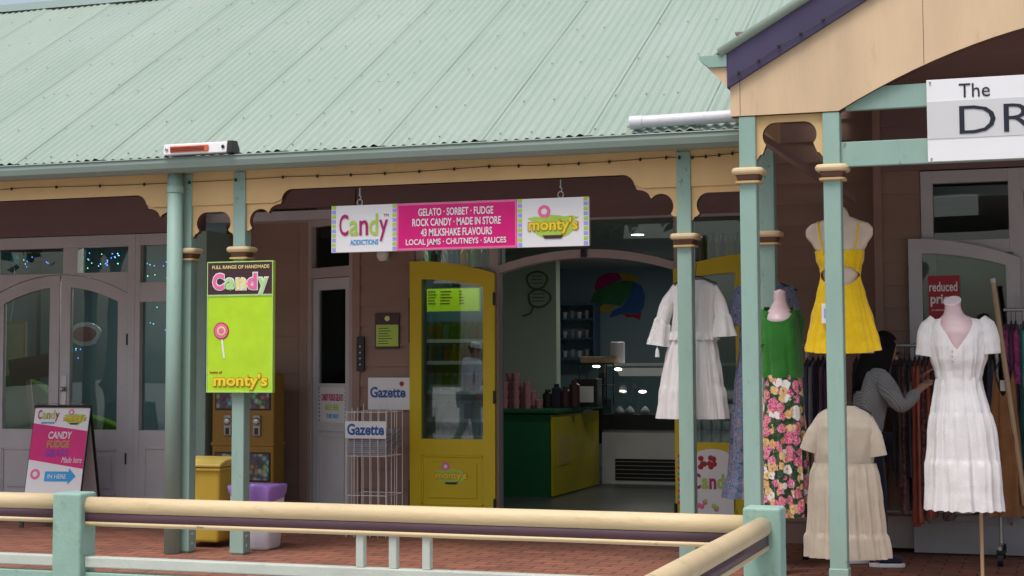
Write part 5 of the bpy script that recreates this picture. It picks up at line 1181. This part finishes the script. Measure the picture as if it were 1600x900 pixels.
def person(label, loc, yaw, J, top, pants, shoe, hairm, cap=False, longhair=True, sleeve_r=.058, sc=1.0):
    """J: joints in metres, x forwards, y to the person's left"""
    mw = Matrix.Translation(loc) @ Matrix.Rotation(yaw, 4, 'Z') @ Matrix.Scale(sc, 4)
    pr = thing('person', label, 'person', loc)
    names = list(J); ix = {n_: i for i, n_ in enumerate(names)}; vs = [Vector(J[n_]) for n_ in names]
    rad = dict(pelvis=(.13, .10), spine=(.115, .085), chest=(.14, .095), nb=(.06, .055), neck=(.046, .046), jaw=(.066, .06), head=(.078, .088), crown=(.06, .07))
    for s_ in 'RL': rad.update({'sh'+s_: .052, 'el'+s_: .04, 'wr'+s_: .027, 'pa'+s_: (.036, .018), 'hip'+s_: .085, 'kn'+s_: .056, 'an'+s_: .038, 'toe'+s_: .035})
    ed = [('pelvis', 'spine'), ('spine', 'chest'), ('chest', 'nb'), ('nb', 'neck'), ('neck', 'jaw'), ('jaw', 'head'), ('head', 'crown')]
    for s_ in 'RL': ed += [('chest', 'sh'+s_), ('sh'+s_, 'el'+s_), ('el'+s_, 'wr'+s_), ('wr'+s_, 'pa'+s_), ('pelvis', 'hip'+s_), ('hip'+s_, 'kn'+s_), ('kn'+s_, 'an'+s_), ('an'+s_, 'toe'+s_)]
    # fingers as chains out of each palm
    base_n = len(vs); edges = [(ix[a], ix[b2]) for a, b2 in ed]; radii = [rad[n_] for n_ in names]
    for s_ in 'RL':
        pa, wr_ = Vector(J['pa'+s_]), Vector(J['wr'+s_]); f_ = (pa-wr_).normalized(); sd_ = f_.cross(Vector((0, 0, 1))).normalized(); dn = f_.cross(sd_)
        for k in range(4):
            b0 = pa+f_*.025+sd_*(.021-.014*k); ln = (.034, .04, .037, .028)[k]
            p1 = b0+f_*ln; p2 = p1+f_*ln*.6+dn*ln*.5*(1 if dn.z < 0 else -1)
            i0 = len(vs); vs += [b0, p1, p2]; radii += [.0095, .0085, .007]; edges += [(ix['pa'+s_], i0), (i0, i0+1), (i0+1, i0+2)]
        b0 = pa-f_*.01+sd_*.034; p1 = b0+f_*.03+sd_*.018; i0 = len(vs); vs += [b0, p1]; radii += [.011, .009]; edges += [(ix['pa'+s_], i0), (i0, i0+1)]
    skinmesh('body', 'skin', pr, vs, edges, radii, ix['pelvis'], 2, mw)
    def sub(name, mat, nodes_, eds, rr):
        return skinmesh(name, mat, pr, [Vector(J[q_]) for q_ in nodes_], [(nodes_.index(a), nodes_.index(b2)) for a, b2 in eds], rr, 0, 2, mw)
    J['hem'] = Vector(J['pelvis'])+Vector((0, 0, -.03)); J['hem2'] = Vector(J['pelvis'])+Vector((0, 0, -.10))
    tn = ['spine', 'hem', 'hem2', 'chest', 'nb', 'shR', 'elR', 'cuR', 'shL', 'elL', 'cuL']
    for s_ in 'RL': J['cu'+s_] = Vector(J['el'+s_]).lerp(Vector(J['wr'+s_]), .92)
    sub('top', top, tn, [('spine', 'hem'), ('hem', 'hem2'), ('spine', 'chest'), ('chest', 'nb'), ('chest', 'shR'), ('shR', 'elR'), ('elR', 'cuR'), ('chest', 'shL'), ('shL', 'elL'), ('elL', 'cuL')],
        [(.16, .125), (.165, .135), (.16, .13), (.165, .125), (.105, .095), sleeve_r+.03, sleeve_r, sleeve_r*.82, sleeve_r+.02, sleeve_r, sleeve_r*.82])
    J['leg0'] = Vector(J['pelvis'])
    pn = ['pelvis', 'hipR', 'knR', 'cfR', 'hipL', 'knL', 'cfL']
    for s_ in 'RL': J['cf'+s_] = Vector(J['kn'+s_]).lerp(Vector(J['an'+s_]), .96)
    sub('trousers', pants, pn, [('pelvis', 'hipR'), ('hipR', 'knR'), ('knR', 'cfR'), ('pelvis', 'hipL'), ('hipL', 'knL'), ('knL', 'cfL')], [(.15, .115), .102, .074, .056, .102, .074, .056])
    for s_ in 'RL':
        an, toe = Vector(J['an'+s_]), Vector(J['toe'+s_]); dv = (toe-an); dv.z = 0; dv.normalize()
        skinmesh('shoe', shoe, pr, [an+Vector((0, 0, -.01)), an+Vector((0, 0, -.035))-dv*.03, Vector((an.x, an.y, .045))+dv*.09, Vector((an.x, an.y, .04))+dv*.17], [(0, 1), (1, 2), (2, 3)], [.045, .042, .042, .034], 1, 2, mw)
        so_ = MB(); c_ = Vector((an.x, an.y, 0))+dv*.065
        ring = [c_+dv*math.cos(a)*.12+Vector((-dv.y, dv.x, 0))*math.sin(a)*.046 for a in [i*math.pi/12 for i in range(24)]]
        so_.prism([(p_.x, p_.y) for p_ in ring], 'z', .002, .028); so_.v = [tuple(mw @ Vector(v)) for v in so_.v]; so_.build('shoe_sole', 'white', pr, bevel=.004)
    hd, cr, nk, jw = Vector(J['head']), Vector(J['crown']), Vector(J['neck']), Vector(J['jaw']); up = (cr-nk).normalized()
    fw = Vector((1, 0, 0)); fw = (fw-up*fw.dot(up)).normalized(); lf = up.cross(fw)
    # face: nose, brows, eyes, mouth, ears
    fm = MB(); c0 = hd.lerp(jw, .35)
    fm.ball(c0+fw*.080-up*.012, .014, 10, 6, (1, .8, 1.2)); fm.v = [tuple(mw @ Vector(v)) for v in fm.v]; fm.build('nose', 'skin', pr, smooth=True)
    for s_ in (-1, 1):
        fm = MB(); fm.ball(c0+lf*s_*.078, .020, 10, 6, (.7, .4, 1.2)); fm.v = [tuple(mw @ Vector(v)) for v in fm.v]; fm.build('ear', 'skin', pr, smooth=True)
    for s_ in (-1, 1):
        em = MB(); em.ball(c0+fw*.077+lf*s_*.032+up*.022, .009, 8, 5)
        em.v = [tuple(mw @ Vector(v)) for v in em.v]; em.build('eye', 'black', pr)
    mm = MB(); mm.ball(c0+fw*.075-up*.052, .018, 10, 5, (.5, 1.2, .3)); mm.v = [tuple(mw @ Vector(v)) for v in mm.v]; mm.build('mouth', 'red', pr)
    hb = MB(); hc = hd-fw*.022+up*.018
    vs_ = []; nn, mm2 = 20, 14
    for i in range(mm2+1):
        ph = math.pi*i/mm2
        for k in range(nn):
            t = 2*math.pi*k/nn; dl_ = fw*math.cos(t)*math.sin(ph)*.102+lf*math.sin(t)*math.sin(ph)*.094+up*math.cos(ph)*.112
            if dl_.dot(fw) > .045 and dl_.dot(up) < .05: dl_ = dl_-fw*(dl_.dot(fw)-.02)*.9
            vs_.append(hc+dl_*(1+.05*noise.noise(dl_*30)))
    hb.add(vs_, [(i*nn+k, (i+1)*nn+k, (i+1)*nn+(k+1) % nn, i*nn+(k+1) % nn) for i in range(mm2) for k in range(nn)])
    if longhair:
        rr2 = random.Random(3)
        hb.tube([cr-fw*.05, hd-fw*.075, nk-fw*.065, nk-fw*.085-up*.12, nk-fw*.085-up*.22], [.05, .085, .082, .07, .03], 12)
        for k in range(150):
            a = rr2.uniform(-1.9, 1.9); o_ = lf*math.sin(a); b_ = -fw*math.cos(a)
            p0 = hd+up*.10+(o_+b_)*.02; ln = rr2.uniform(.14, .26)
            hb.tube([p0, hd+up*.05+(o_*.088+b_*.095), hd-up*.06+(o_*.096+b_*.098), nk+(o_*.085+b_*.12)-up*ln*.4, nk+(o_*.07+b_*.13)-up*ln+lf*rr2.uniform(-.02, .02)], [.006, .010, .010, .009, .003], 5)
    hb.v = [tuple(mw @ Vector(v)) for v in hb.v]; hb.build('hair', hairm, pr, smooth=True)
    if cap:
        cm_ = MB(); cm_.lathe([(.10, 0), (.104, .04), (.085, .085), (.045, .108), (.005, .115)], 0, 0, 24); cm_.v = [tuple(v) for v in cm_.v]
        rot = Matrix((fw, lf, up)).transposed().to_4x4()
        T_ = mw @ Matrix.Translation(hd+up*.02) @ rot; cm_.v = [tuple(T_ @ Vector(v)) for v in cm_.v]
        b2 = MB(); b2.prism([(.085, -.075), (.17, -.055), (.19, 0), (.17, .055), (.085, .075)], 'z', 0, .008); b2.v = [tuple(T_ @ Vector(v)) for v in b2.v]
        co_ = cm_.build('cap', 'white', pr, smooth=True); b2.build('cap_peak', 'white', co_)
    return pr
shop_loc = Vector((V(1352, 700, 11.38).x, 11.38, 0))
J1 = dict(pelvis=(0, 0, .86), spine=(.02, 0, 1.02), chest=(.06, 0, 1.21), nb=(.09, 0, 1.325), neck=(.115, 0, 1.365), jaw=(.155, 0, 1.405), head=(.15, 0, 1.46), crown=(.16, 0, 1.515),
          shR=(.08, -.15, 1.285), elR=(.19, -.22, 1.06), wrR=(.345, -.12, 1.19), paR=(.40, -.07, 1.225), shL=(.09, .15, 1.285), elL=(.26, .22, 1.08), wrL=(.40, .14, 1.24), paL=(.46, .11, 1.29),
          hipR=(.0, -.085, .82), knR=(.05, -.09, .46), anR=(.04, -.10, .085), toeR=(.15, -.12, .04), hipL=(0, .085, .82), knL=(-.02, .10, .46), anL=(-.14, .11, .085), toeL=(-.03, .11, .04))
person('shopper with long black hair in grey cable knit browsing the dress rack', shop_loc, R(22), J1, 'greyknit', 'navy', 'ink', 'hair')
# ================================================================== candy shop interior
def at0(px, py): 
    d_ = P(px, py, 1)-Vector((0, 0, EYE)); k = -EYE/d_.z; return Vector((0, 0, EYE))+d_*k
M['countergreen'] = paint('deep green counter', (.015, .12, .045), .4, .08, .1); M['counteryellow'] = paint('yellow counter', (.50, .42, .01), .4, .08, .1)
Yc = 15.95; xc1 = V(862, 700, Yc).x
s = thing('shop_counter', 'dark green counter with yellow end panel inside the candy shop', 'counter', (xc1-.9, Yc, 0))
mb = MB(); mb.box(xc1-1.9, xc1-.004, Yc, Yc+1.2, .0, .86); mb.build('front_panel', 'countergreen', s)
mb = MB(); mb.box(xc1-.004, xc1+.02, Yc-.01, Yc+1.7, .02, .84); mb.build('end_panel', 'counteryellow', s)
mb = MB(); mb.box(xc1-1.95, xc1+.05, Yc-.04, Yc+1.75, .862, .90); mb.build('counter_top', 'countergreen', s, bevel=.004)
A, B = V(873, 712, Yc), V(888, 672, Yc)
mb = MB(); mb.box(xc1+.02, xc1+.028, Yc+.15, Yc+.55, .32, .62); mb.build('access_panel', 'goldink', s)
Yd = 17.9; xd0, xd1 = V(940, 700, Yd).x, V(1075, 700, Yd).x
s = thing('gelato_display_case', 'white gelato display case with curved glass and black vent grille', 'display case', ((xd0+xd1)/2, Yd, 0))
mb = MB(); mb.box(xd0, xd1+1.2, Yd, Yd+.9, .0, .62); mb.build('case_body', 'white', s, bevel=.01)
for i in range(4):
    for j in range(18):
        pass
mb = MB(); mb.box(xd0+.16, xd1+1.1, Yd-.012, Yd-.004, .05, .29); gr = mb.build('vent_grille', 'black', s)
for i in range(5):
    mb = MB(); mb.box(xd0+.16, xd1+1.1, Yd-.02, Yd-.011, .075+i*.045, .083+i*.045); mb.build('grille_bar', 'steel', gr)
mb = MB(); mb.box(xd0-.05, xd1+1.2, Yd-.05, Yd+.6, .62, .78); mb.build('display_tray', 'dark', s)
mb = MB(); mb.prism([(Yd-.05, .78), (Yd-.045, .784), (Yd+.10, 1.33), (Yd+.095, 1.33)], 'x', xd0+.02, xd1+1.2); mb.build('front_glass', 'clear', s)
mb = MB(); mb.box(xd0, xd1+1.2, Yd+.09, Yd+.55, 1.33, 1.36); mb.build('top_shelf', 'white', s)
mb = MB(); mb.prism([(Yd-.05, .60), (Yd-.02, .60), (Yd+.14, 1.33), (Yd+.09, 1.36)], 'x', xd0-.05, xd0+.02); mb.prism([(Yd-.06, .45), (Yd+.6, .45), (Yd+.6, .95), (Yd+.0, .95)], 'x', xd0-.09, xd0-.05); mb.build('end_frame', 'black', s)
M['ledlamp'] = plain('lit lamp', (1, .95, .85), .4, (1, .93, .82), 9)
for px, py in ((966, 577), (1004, 612), (1075, 612)):
    q = V(px, py, Yd+.2); mb = MB(); mb.ball(q, .032, 12, 6, (1.4, 1, .5)); mb.build('case_lamp', 'ledlamp', s, smooth=True)
ld = bpy.data.lights.new('case_light', 'AREA'); ld.energy = 2; ld.size = .9; ld.color = (1, .92, .8); lo = bpy.data.objects.new('case_light', ld); COL.objects.link(lo); lo.location = (xd0+.6, Yd+.35, 1.31)
lo.parent = s; lo.matrix_parent_inverse = Matrix.Translation(s.location).inverted()
for i, px in enumerate((968, 984, 1008)):
    q = V(px, 632, Yd+.2); mb = MB(); mb.lathe([(.045, .782), (.06, .80), (.05, .83), (.025, .86), (.006, .875)], q.x, Yd+.2, 12)
    o = mb.build('meringue', 'newsprint', None, smooth=True); tag(o, ['pale swirl sweet at the left of the gelato case tray', 'pale swirl sweet second along the gelato case tray', 'pale swirl sweet beside the lit case lamp'][i], 'sweet', 'sweets in the display case')
q = V(940, 563, Yd+.3); mb = MB(); mb.box(q.x-.22, q.x+.22, Yd+.15, Yd+.45, 1.362, 1.44); o = mb.build('treat_tray', 'wood', None, bevel=.02); tag(o, 'low tan tray on top of the gelato case', 'tray')
q = V(965, 560, Yd+.3); mb = MB(); mb.lathe([(.08, 1.362), (.085, 1.37), (.085, 1.60), (.07, 1.61)], q.x, Yd+.3, 16); o = mb.build('cup_stack', 'binwhite', None); tag(o, 'white cup stack on top of the gelato case', 'cups')
# pink cups on the counter
M['dullpink'] = plain('dull pink card', (.42, .20, .23), .6)
k = 0
for i, (px, n_) in enumerate(((788, 3), (797, 4), (806, 4), (815, 3), (824, 3), (833, 2), (842, 1))):
    for j in range(n_):
        q = V(px, 630, Yc+.25+(i % 2)*.1); z = .902+j*.092
        mb = MB(); mb.lathe([(.034, z), (.043, z+.072), (.046, z+.074), (.046, z+.09), (.02, z+.091)], q.x, q.y, 14)
        o = mb.build('fudge_tub', 'dullpink', None); tag(o, 'dull pink lidded tub stacked on the green counter', 'tub', 'pink tubs stacked on the counter')
for i, (px, h_, mt, lb) in enumerate(((856, .14, 'black', 'small black jar beside pink tubs on the counter'), (870, .20, 'ink', 'tall dark blue canister on the counter'), (884, .17, 'maroon', 'maroon canister on counter beside blue one'), (898, .24, 'maroon', 'tall maroon dispenser on the counter'))):
    q = V(px, 630, Yc+.6); mb = MB(); mb.lathe([(.05, .902), (.055, .91), (.055, .9+h_), (.03, .92+h_), (.028, .95+h_)], q.x, q.y, 16)
    o = mb.build('canister', mt, None); tag(o, lb, 'canister')
q = V(915, 630, Yc+.9); s = thing('till_screen', 'dark till with pale receipt panel on the counter end', 'till', (q.x, q.y, .9))
mb = MB(); mb.box(q.x-.13, q.x+.13, q.y, q.y+.2, .902, 1.20); mb.build('till_body', 'black', s, bevel=.01); mb = MB(); mb.box(q.x-.09, q.x+.09, q.y-.004, q.y+.001, .95, 1.12); mb.build('receipt_panel', 'greyprint', s)
q = V(926, 600, Yc+1.3); s = thing('glass_cabinet', 'small lit glass cabinet standing at the counter end', 'cabinet', (q.x, q.y, .9))
mb = MB()
for a_ in (-.16, .15):
    for b_ in (0, .29): mb.box(q.x+a_, q.x+a_+.012, q.y+b_, q.y+b_+.012, .902, 1.36)
mb.box(q.x-.16, q.x+.162, q.y, q.y+.302, 1.35, 1.37); mb.box(q.x-.16, q.x+.162, q.y, q.y+.302, 1.12, 1.13); mb.build('cabinet_frame', 'black', s)
mb = MB(); mb.box(q.x-.15, q.x+.15, q.y+.004, q.y+.008, .91, 1.35); mb.build('cabinet_glass', 'clear', s)
mb = MB(); mb.ball((q.x, q.y+.15, 1.33), .03, 10, 6, (1.5, 1, .4)); mb.build('cabinet_lamp', 'ledlamp', s)
# blue shelf unit on back wall
Ys = 20.6; A, B = V(874, 562, Ys), V(905, 474, Ys)
s = thing('wall_shelf', 'narrow blue wall shelf holding cups at the back of the candy shop', 'shelf', A)
M['shelfblue'] = paint('blue shelf paint', (.08, .16, .28), .5)
mb = MB(); frame_rect(mb, A.x, B.x+.25, A.z, B.z, Ys-.12, Ys+.12, .03); mb.build('shelf_frame', 'shelfblue', s)
for f_ in (.36, .7):
    mb = MB(); mb.box(A.x+.03, B.x+.22, Ys-.10, Ys+.12, A.z+(B.z-A.z)*f_, A.z+(B.z-A.z)*f_+.02); mb.build('shelf_board', 'shelfblue', s)
kc = 0
for f_ in (0, .36, .7):
    for i in range(4):
        x = A.x+.08+i*(B.x+.18-A.x-.06)/4; z = A.z+(B.z-A.z)*f_+(.032 if f_ == 0 else .022)
        mb = MB(); mb.lathe([(.022, z), (.032, z+.08+.02*(i % 2)), (.034, z+.085+.02*(i % 2))], x, Ys, 10)
        o = mb.build('paper_cup', ['binwhite', 'dullpink', 'newsprint', 'palegreenink'][(i+kc) % 4], None); tag(o, 'small paper cup standing on the blue wall shelf', 'cup', 'cups on the blue shelf'); kc += 1
# ceiling downlights: dress shop pair real, candy shop ones added to brighten the rooms
def downlight(p, label, power, col=(1, .93, .82)):
    s = thing('downlight', label, 'ceiling light', p)
    mb = MB(); mb.lathe([(.075, p[2]-.012), (.085, p[2]-.006), (.085, p[2])], p[0], p[1], 20); rg = mb.build('lamp_ring', 'white', s)
    mb = MB(); mb.lathe([(.06, p[2]-.016), (.06, p[2]-.0125)], p[0], p[1], 20); mb.build('lamp_lens', 'ledlamp', s)
    l_ = bpy.data.lights.new('downlight_lamp', 'AREA'); l_.shape = 'DISK'; l_.size = .12; l_.energy = power; l_.color = col
    o_ = bpy.data.objects.new('downlight_lamp', l_); COL.objects.link(o_); o_.location = (p[0], p[1], p[2]-.02); setparent(o_, s); return s
for px, py, lb in ((1530, 320, 'upper lit downlight seen through the dress shop fanlight'), (1548, 346, 'lower lit downlight seen through the dress shop fanlight')):
    d_ = P(px, py, 1)-Vector((0, 0, EYE)); k = (2.735-EYE)/d_.z; q = Vector((0, 0, EYE))+d_*k; downlight((q.x, q.y, 2.735), lb, 4)
for x, y_, lb, pw in ((-3.9, 15.2, 'added fill light over the candy shop doorway aisle', 9), (-4.6, 18.6, 'added fill light above the gelato case at the back', 8), (-5.0, 13.0, 'added fill light over jar shelves behind the yellow door', 7), (-8.3, 13.2, 'added fill light inside the left double doors over the window display', 14)):
    downlight((x, y_, 2.615), lb, pw)
# jar shelves seen through the left yellow leaf
Yj = 13.35; xj0, xj1 = V(618, 600, Yj).x, V(772, 600, Yj).x
s = thing('jar_shelf', 'dark shelving of lidded candy jars behind yellow door glass', 'shelf', ((xj0+xj1)/2, Yj, 0))
mb = MB(); mb.box(xj0, xj1, Yj+.22, Yj+.25, 0, 2.05); mb.build('back_panel', 'shelfblue', s)
zsh_ = [PZc(700, p_, Yj) for p_ in (682, 656, 612, 566, 532)]
for z in zsh_:
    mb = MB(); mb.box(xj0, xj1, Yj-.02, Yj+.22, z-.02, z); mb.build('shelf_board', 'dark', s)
    mb = MB(); mb.box(xj0, xj1, Yj-.026, Yj-.021, z-.02, z+.012); mb.build('price_strip', 'greyprint', s)
jarm = [plain('jar sweets '+n_, c, .25) for n_, c in (('amber', (.5, .28, .03)), ('mint', (.2, .5, .4)), ('pale', (.55, .52, .5)), ('berry', (.4, .04, .12)), ('green', (.12, .35, .06)), ('blue', (.05, .15, .4)))]
mb = MB(); mb.lathe([(.036, 0), (.038, .008), (.038, .12), (.03, .135), (.03, .14)], 0, 0, 10); mb.lathe([(.034, .14), (.034, .165)], 0, 0, 10, 1)
jar0 = None
for z in zsh_:
    n_ = 13
    for i in range(n_):
        x = xj0+.06+(xj1-xj0-.12)*i/(n_-1)
        if jar0 is None: jar0 = mb.build('candy_jar', [jarm[0], 'steel'], None); o = jar0
        else: o = jar0.copy(); o.data = jar0.data.copy(); COL.objects.link(o)
        o.data.materials[0] = jarm[rnd.randrange(6)]; o.location = (x, Yj+.06, z); tag(o, 'small lidded candy jar on the shelves behind yellow door glass', 'jar', 'candy jars on the shelves')
M['menulit'] = plain('lit menu face', (.45, .6, .02), .4, (.50, .62, .02), .55)
A, B = V(640, 487, Yj-.1), V(748, 450, Yj-.1)
s = thing('menu_lightbox', 'lit lime and yellow menu panel above the candy jars', 'menu sign', (A.x, Yj-.1, A.z))
mb = MB(); mb.box(A.x, B.x, Yj-.1, Yj-.06, A.z, B.z); mb.build('lightbox', 'menulit', s)
mb = MB()
for i in range(5):
    for j, (a_, b_) in enumerate(((.06, .2), (.27, .4), (.45, .62), (.72, .80))):
        L_ = B.x-A.x; mb.box(A.x+L_*a_, A.x+L_*(b_-rnd.uniform(0, .05)), Yj-.103, Yj-.0995, B.z-.03-i*.026, B.z-.022-i*.026)
mb.build('menu_lines', 'maroon', s)
# bottles along the fanlights
bcol = [jarm[0], jarm[4], 'black', jarm[2], 'navyink', jarm[0], jarm[4], 'black']
mb0 = MB(); mb0.lathe([(.03, 0), (.032, .01), (.032, .15), (.012, .20), (.012, .24), (.015, .26)], 0, 0, 10)
bt = None
for a_, b_, lb in ((640, 765, 'bottle on the ledge inside fanlight over the left yellow leaf'), (1090, 1162, 'bottle on the ledge inside fanlight over the right yellow leaf')):
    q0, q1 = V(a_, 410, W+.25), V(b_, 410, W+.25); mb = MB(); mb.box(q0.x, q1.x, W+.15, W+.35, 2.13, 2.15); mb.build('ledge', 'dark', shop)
    for i in range(8):
        x = q0.x+.05+(q1.x-q0.x-.1)*i/7
        if bt is None: bt = mb0.build('bottle', bcol[0], None); o = bt
        else: o = bt.copy(); o.data = bt.data.copy(); COL.objects.link(o)
        mm_ = bcol[i]; o.data.materials[0] = M[mm_] if isinstance(mm_, str) else mm_; o.location = (x, W+.25, 2.152); tag(o, lb, 'bottle', 'bottles on the fanlight ledges')
# left window display: green mound, brown board, fairy lights, balloon
M['moundgreen'] = plain('display green', (.10, .22, .02), .8)
Yw = 13.3
pts = [(V(x, y_, Yw).x, V(x, y_, Yw).z) for x, y_ in ((-80, 640), (-20, 600), (20, 582), (60, 600), (110, 640), (160, 655), (190, 668), (190, 720), (-80, 720))]
mb = MB(); mb.prism(pts, 'y', Yw, Yw+.12); o = mb.build('display_hill', 'moundgreen', None, bevel=.02); tag(o, 'green cut out hill standing inside the left double doors', 'window display')
s = thing('display_board', 'brown timber notice board on a stake inside left doors', 'board', V(48, 600, Yw-.1)); A, B = V(16, 598, Yw-.12), V(80, 562, Yw-.12)
XF = Matrix.Translation((A.x, Yw-.12, A.z)) @ Matrix.Rotation(R(-8), 4, 'Y'); mb = MB(); mb.box(0, B.x-A.x, 0, .03, 0, B.z-A.z); mb.build('board_face', 'brown', s); mb = MB(); mb.box(.15, .2, .03, .05, -.5, .1); mb.build('stake', 'wood', s); XF = None
M['palewall'] = plain('pale lit wall panel', (.55, .50, .32), .6)  # brightness of the lit wall put into this panel's colour
s = thing('lit_wall_panel', 'pale cream panel coloured as the lit wall inside the left door glass', 'poster', V(20, 640, 13.8)); A, B = V(-30, 660, 13.9), V(38, 505, 13.9)
mb = MB(); mb.box(A.x, B.x, 13.9, 13.92, A.z, B.z); mb.build('wall_panel_sheet', 'palewall', s); mb = MB(); frame_rect(mb, A.x-.02, B.x+.02, A.z-.02, B.z+.02, 13.895, 13.925, .02); mb.build('wall_panel_frame', 'wood', s)
s = thing('fairy_lights', 'string of tiny blue and green fairy lights inside left windows', 'fairy lights', V(150, 400, 13.2))
M['fairyblue'] = plain('blue fairy lamp', (.1, .2, .9), .4, (.1, .25, 1), 3); M['fairygreen'] = plain('green fairy lamp', (.1, .8, .4), .4, (.2, .9, .5), 2)
pts = []
for x0, x1, y0, y1, n_ in ((20, 75, 400, 430, 8), (130, 190, 395, 435, 24), (220, 300, 392, 438, 18), (112, 150, 500, 560, 10), (225, 290, 480, 520, 5)):
    for i in range(n_): pts.append(V(rnd.uniform(x0, x1), rnd.uniform(y0, y1), 13.0+rnd.random()*.5))
mb = MB(); mb.tube([pts[i] for i in range(0, 8)], .0015, 4); mb.build('wire', 'black', s)
for i, p_ in enumerate(pts):
    mb = MB(); mb.ball(p_, .006, 6, 4); mb.build('lamp', 'fairyblue' if i % 3 else 'fairygreen', s)
for px, py, r_, mt, lb in ((320/4+0, 0, 0, '', ''),): pass
q = V(133, 522, 13.0); s = thing('oval_plaque', 'pale oval plaque with pink centre inside the right leaf of left doors', 'sign', q)
for rx_, rz_, dy_, mt in ((.17, .11, 0, 'binwhite'), (.125, .07, -.008, 'dullpink')):
    mb = MB(); mb.prism([(q.x+rx_*math.cos(i*math.pi/16)*(1+.06*math.sin(i*.8)), q.z+rz_*math.sin(i*math.pi/16)) for i in range(32)], 'y', q.y+dy_-.008, q.y+dy_); mb.build('plaque_board' if dy_ == 0 else 'plaque_centre', mt, s)
q = V(22, 404, 13.1); s = thing('balloon', 'teal balloon on a string behind the far left fanlight', 'balloon', q)
M['balloon'] = plain('teal balloon', (.02, .25, .32), .25); mb = MB(); mb.ball(q, .06, 14, 10, (.9, .9, 1.15)); mb.build('balloon_skin', 'balloon', s, smooth=True)
mb = MB(); mb.tube([q-Vector((0, 0, .065)), q-Vector((-.02, 0, .3)), q-Vector((.03, 0, .6))], .002, 5); mb.build('string', 'white', s)
# ================================================================== the street side that the panes mirror; trees raised to dim low sky light
M['leaves'] = None
m, t, b = nodes('tree leaves'); oi = t.nodes.new('ShaderNodeNewGeometry')
t.links.new(ramp(t, oi.outputs['Random Per Island'], [(0, (.02, .055, .012)), (.6, (.05, .11, .025)), (1, (.10, .17, .045))]), b.inputs['Base Color']); b.inputs['Roughness'].default_value = .6; M['leaves'] = m
M['bark'] = paint('bark', (.12, .09, .065), .85, .2, .4, scale=(6, 6, 1))
def tree(x, y_, h, r_, label, seed):
    s = thing('street_tree', label, 'tree', (x, y_, 0), 'trees across the street'); rr = random.Random(seed)
    mb = MB(); top = Vector((x+.3, y_, h*.55)); mb.tube([(x, y_, 0), (x+.08, y_, h*.25), top], [.22, .17, .12], 10)
    tips = []
    for i in range(7):
        a = rr.uniform(0, 6.28); e_ = Vector((x+math.cos(a)*r_*.6, y_+math.sin(a)*r_*.6, h*rr.uniform(.6, .85))); mb.tube([(x+.1, y_, h*rr.uniform(.3, .5)), top.lerp(e_, .5)+Vector((0, 0, .2)), e_], [.09, .06, .02], 6); tips.append(e_)
    mb.build('trunk', 'bark', s)
    lf = MB()
    for c_ in range(60):
        a, b_ = rr.uniform(0, 6.28), rr.uniform(-.4, 1.5); q_ = Vector((x+math.cos(a)*math.cos(b_)*r_*rr.uniform(.4, 1), y_+math.sin(a)*math.cos(b_)*r_*rr.uniform(.4, 1), h*.62+math.sin(b_)*h*.36))
        for k in range(34):
            p_ = q_+Vector((rr.gauss(0, .45), rr.gauss(0, .45), rr.gauss(0, .35))); u_ = Vector((rr.gauss(0, 1), rr.gauss(0, 1), rr.gauss(0, 1))).normalized()*.16; v_ = u_.orthogonal()*.7
            lf.add([p_-u_, p_+v_, p_+u_, p_-v_], [(0, 1, 2, 3)])
    lf.build('crown', 'leaves', s)
for i, (x, y_, h, r_) in enumerate(((-22, -9, 9, 3.6), (-15.5, -10, 10, 3.8), (-9.5, -9, 9, 3.6), (-4, -10, 10, 3.8), (2.0, -9, 9, 3.6), (8, -10, 9.5, 3.6), (-28, -8, 10, 3.8))):
    tree(x, y_, h, r_, ['leafy street tree far left across from the shops', 'tall street tree across from the left windows', 'low street tree across from the vending machine', 'tall street tree across from the yellow door', 'street tree across from the dress racks', 'street tree beyond the dress shop corner', 'end street tree furthest along the row'][i], i+3)

J2 = dict(pelvis=(0, 0, .90), spine=(.01, 0, 1.06), chest=(.02, 0, 1.27), nb=(.03, 0, 1.40), neck=(.045, 0, 1.44), jaw=(.08, 0, 1.49), head=(.07, 0, 1.55), crown=(.07, 0, 1.61),
          shR=(.02, -.17, 1.36), elR=(-.06, -.23, 1.10), wrR=(.04, -.24, .87), paR=(.07, -.23, .79), shL=(.02, .17, 1.36), elL=(.05, .23, 1.09), wrL=(.18, .21, .88), paL=(.22, .20, .81),
          hipR=(0, -.09, .86), knR=(.12, -.09, .48), anR=(.10, -.10, .085), toeR=(.22, -.11, .04), hipL=(0, .09, .86), knL=(-.04, .09, .47), anL=(-.24, .10, .10), toeL=(-.12, .10, .04))
M['whiteshirt'] = fabric('white shirt', (.78, .78, .82), .05)
person('pedestrian in white shirt and white cap walking the path outside', Vector((-8.33, 2.6, 0)), R(0), J2, 'whiteshirt', 'pebble', 'ink', 'hair', cap=True, longhair=False, sleeve_r=.062)
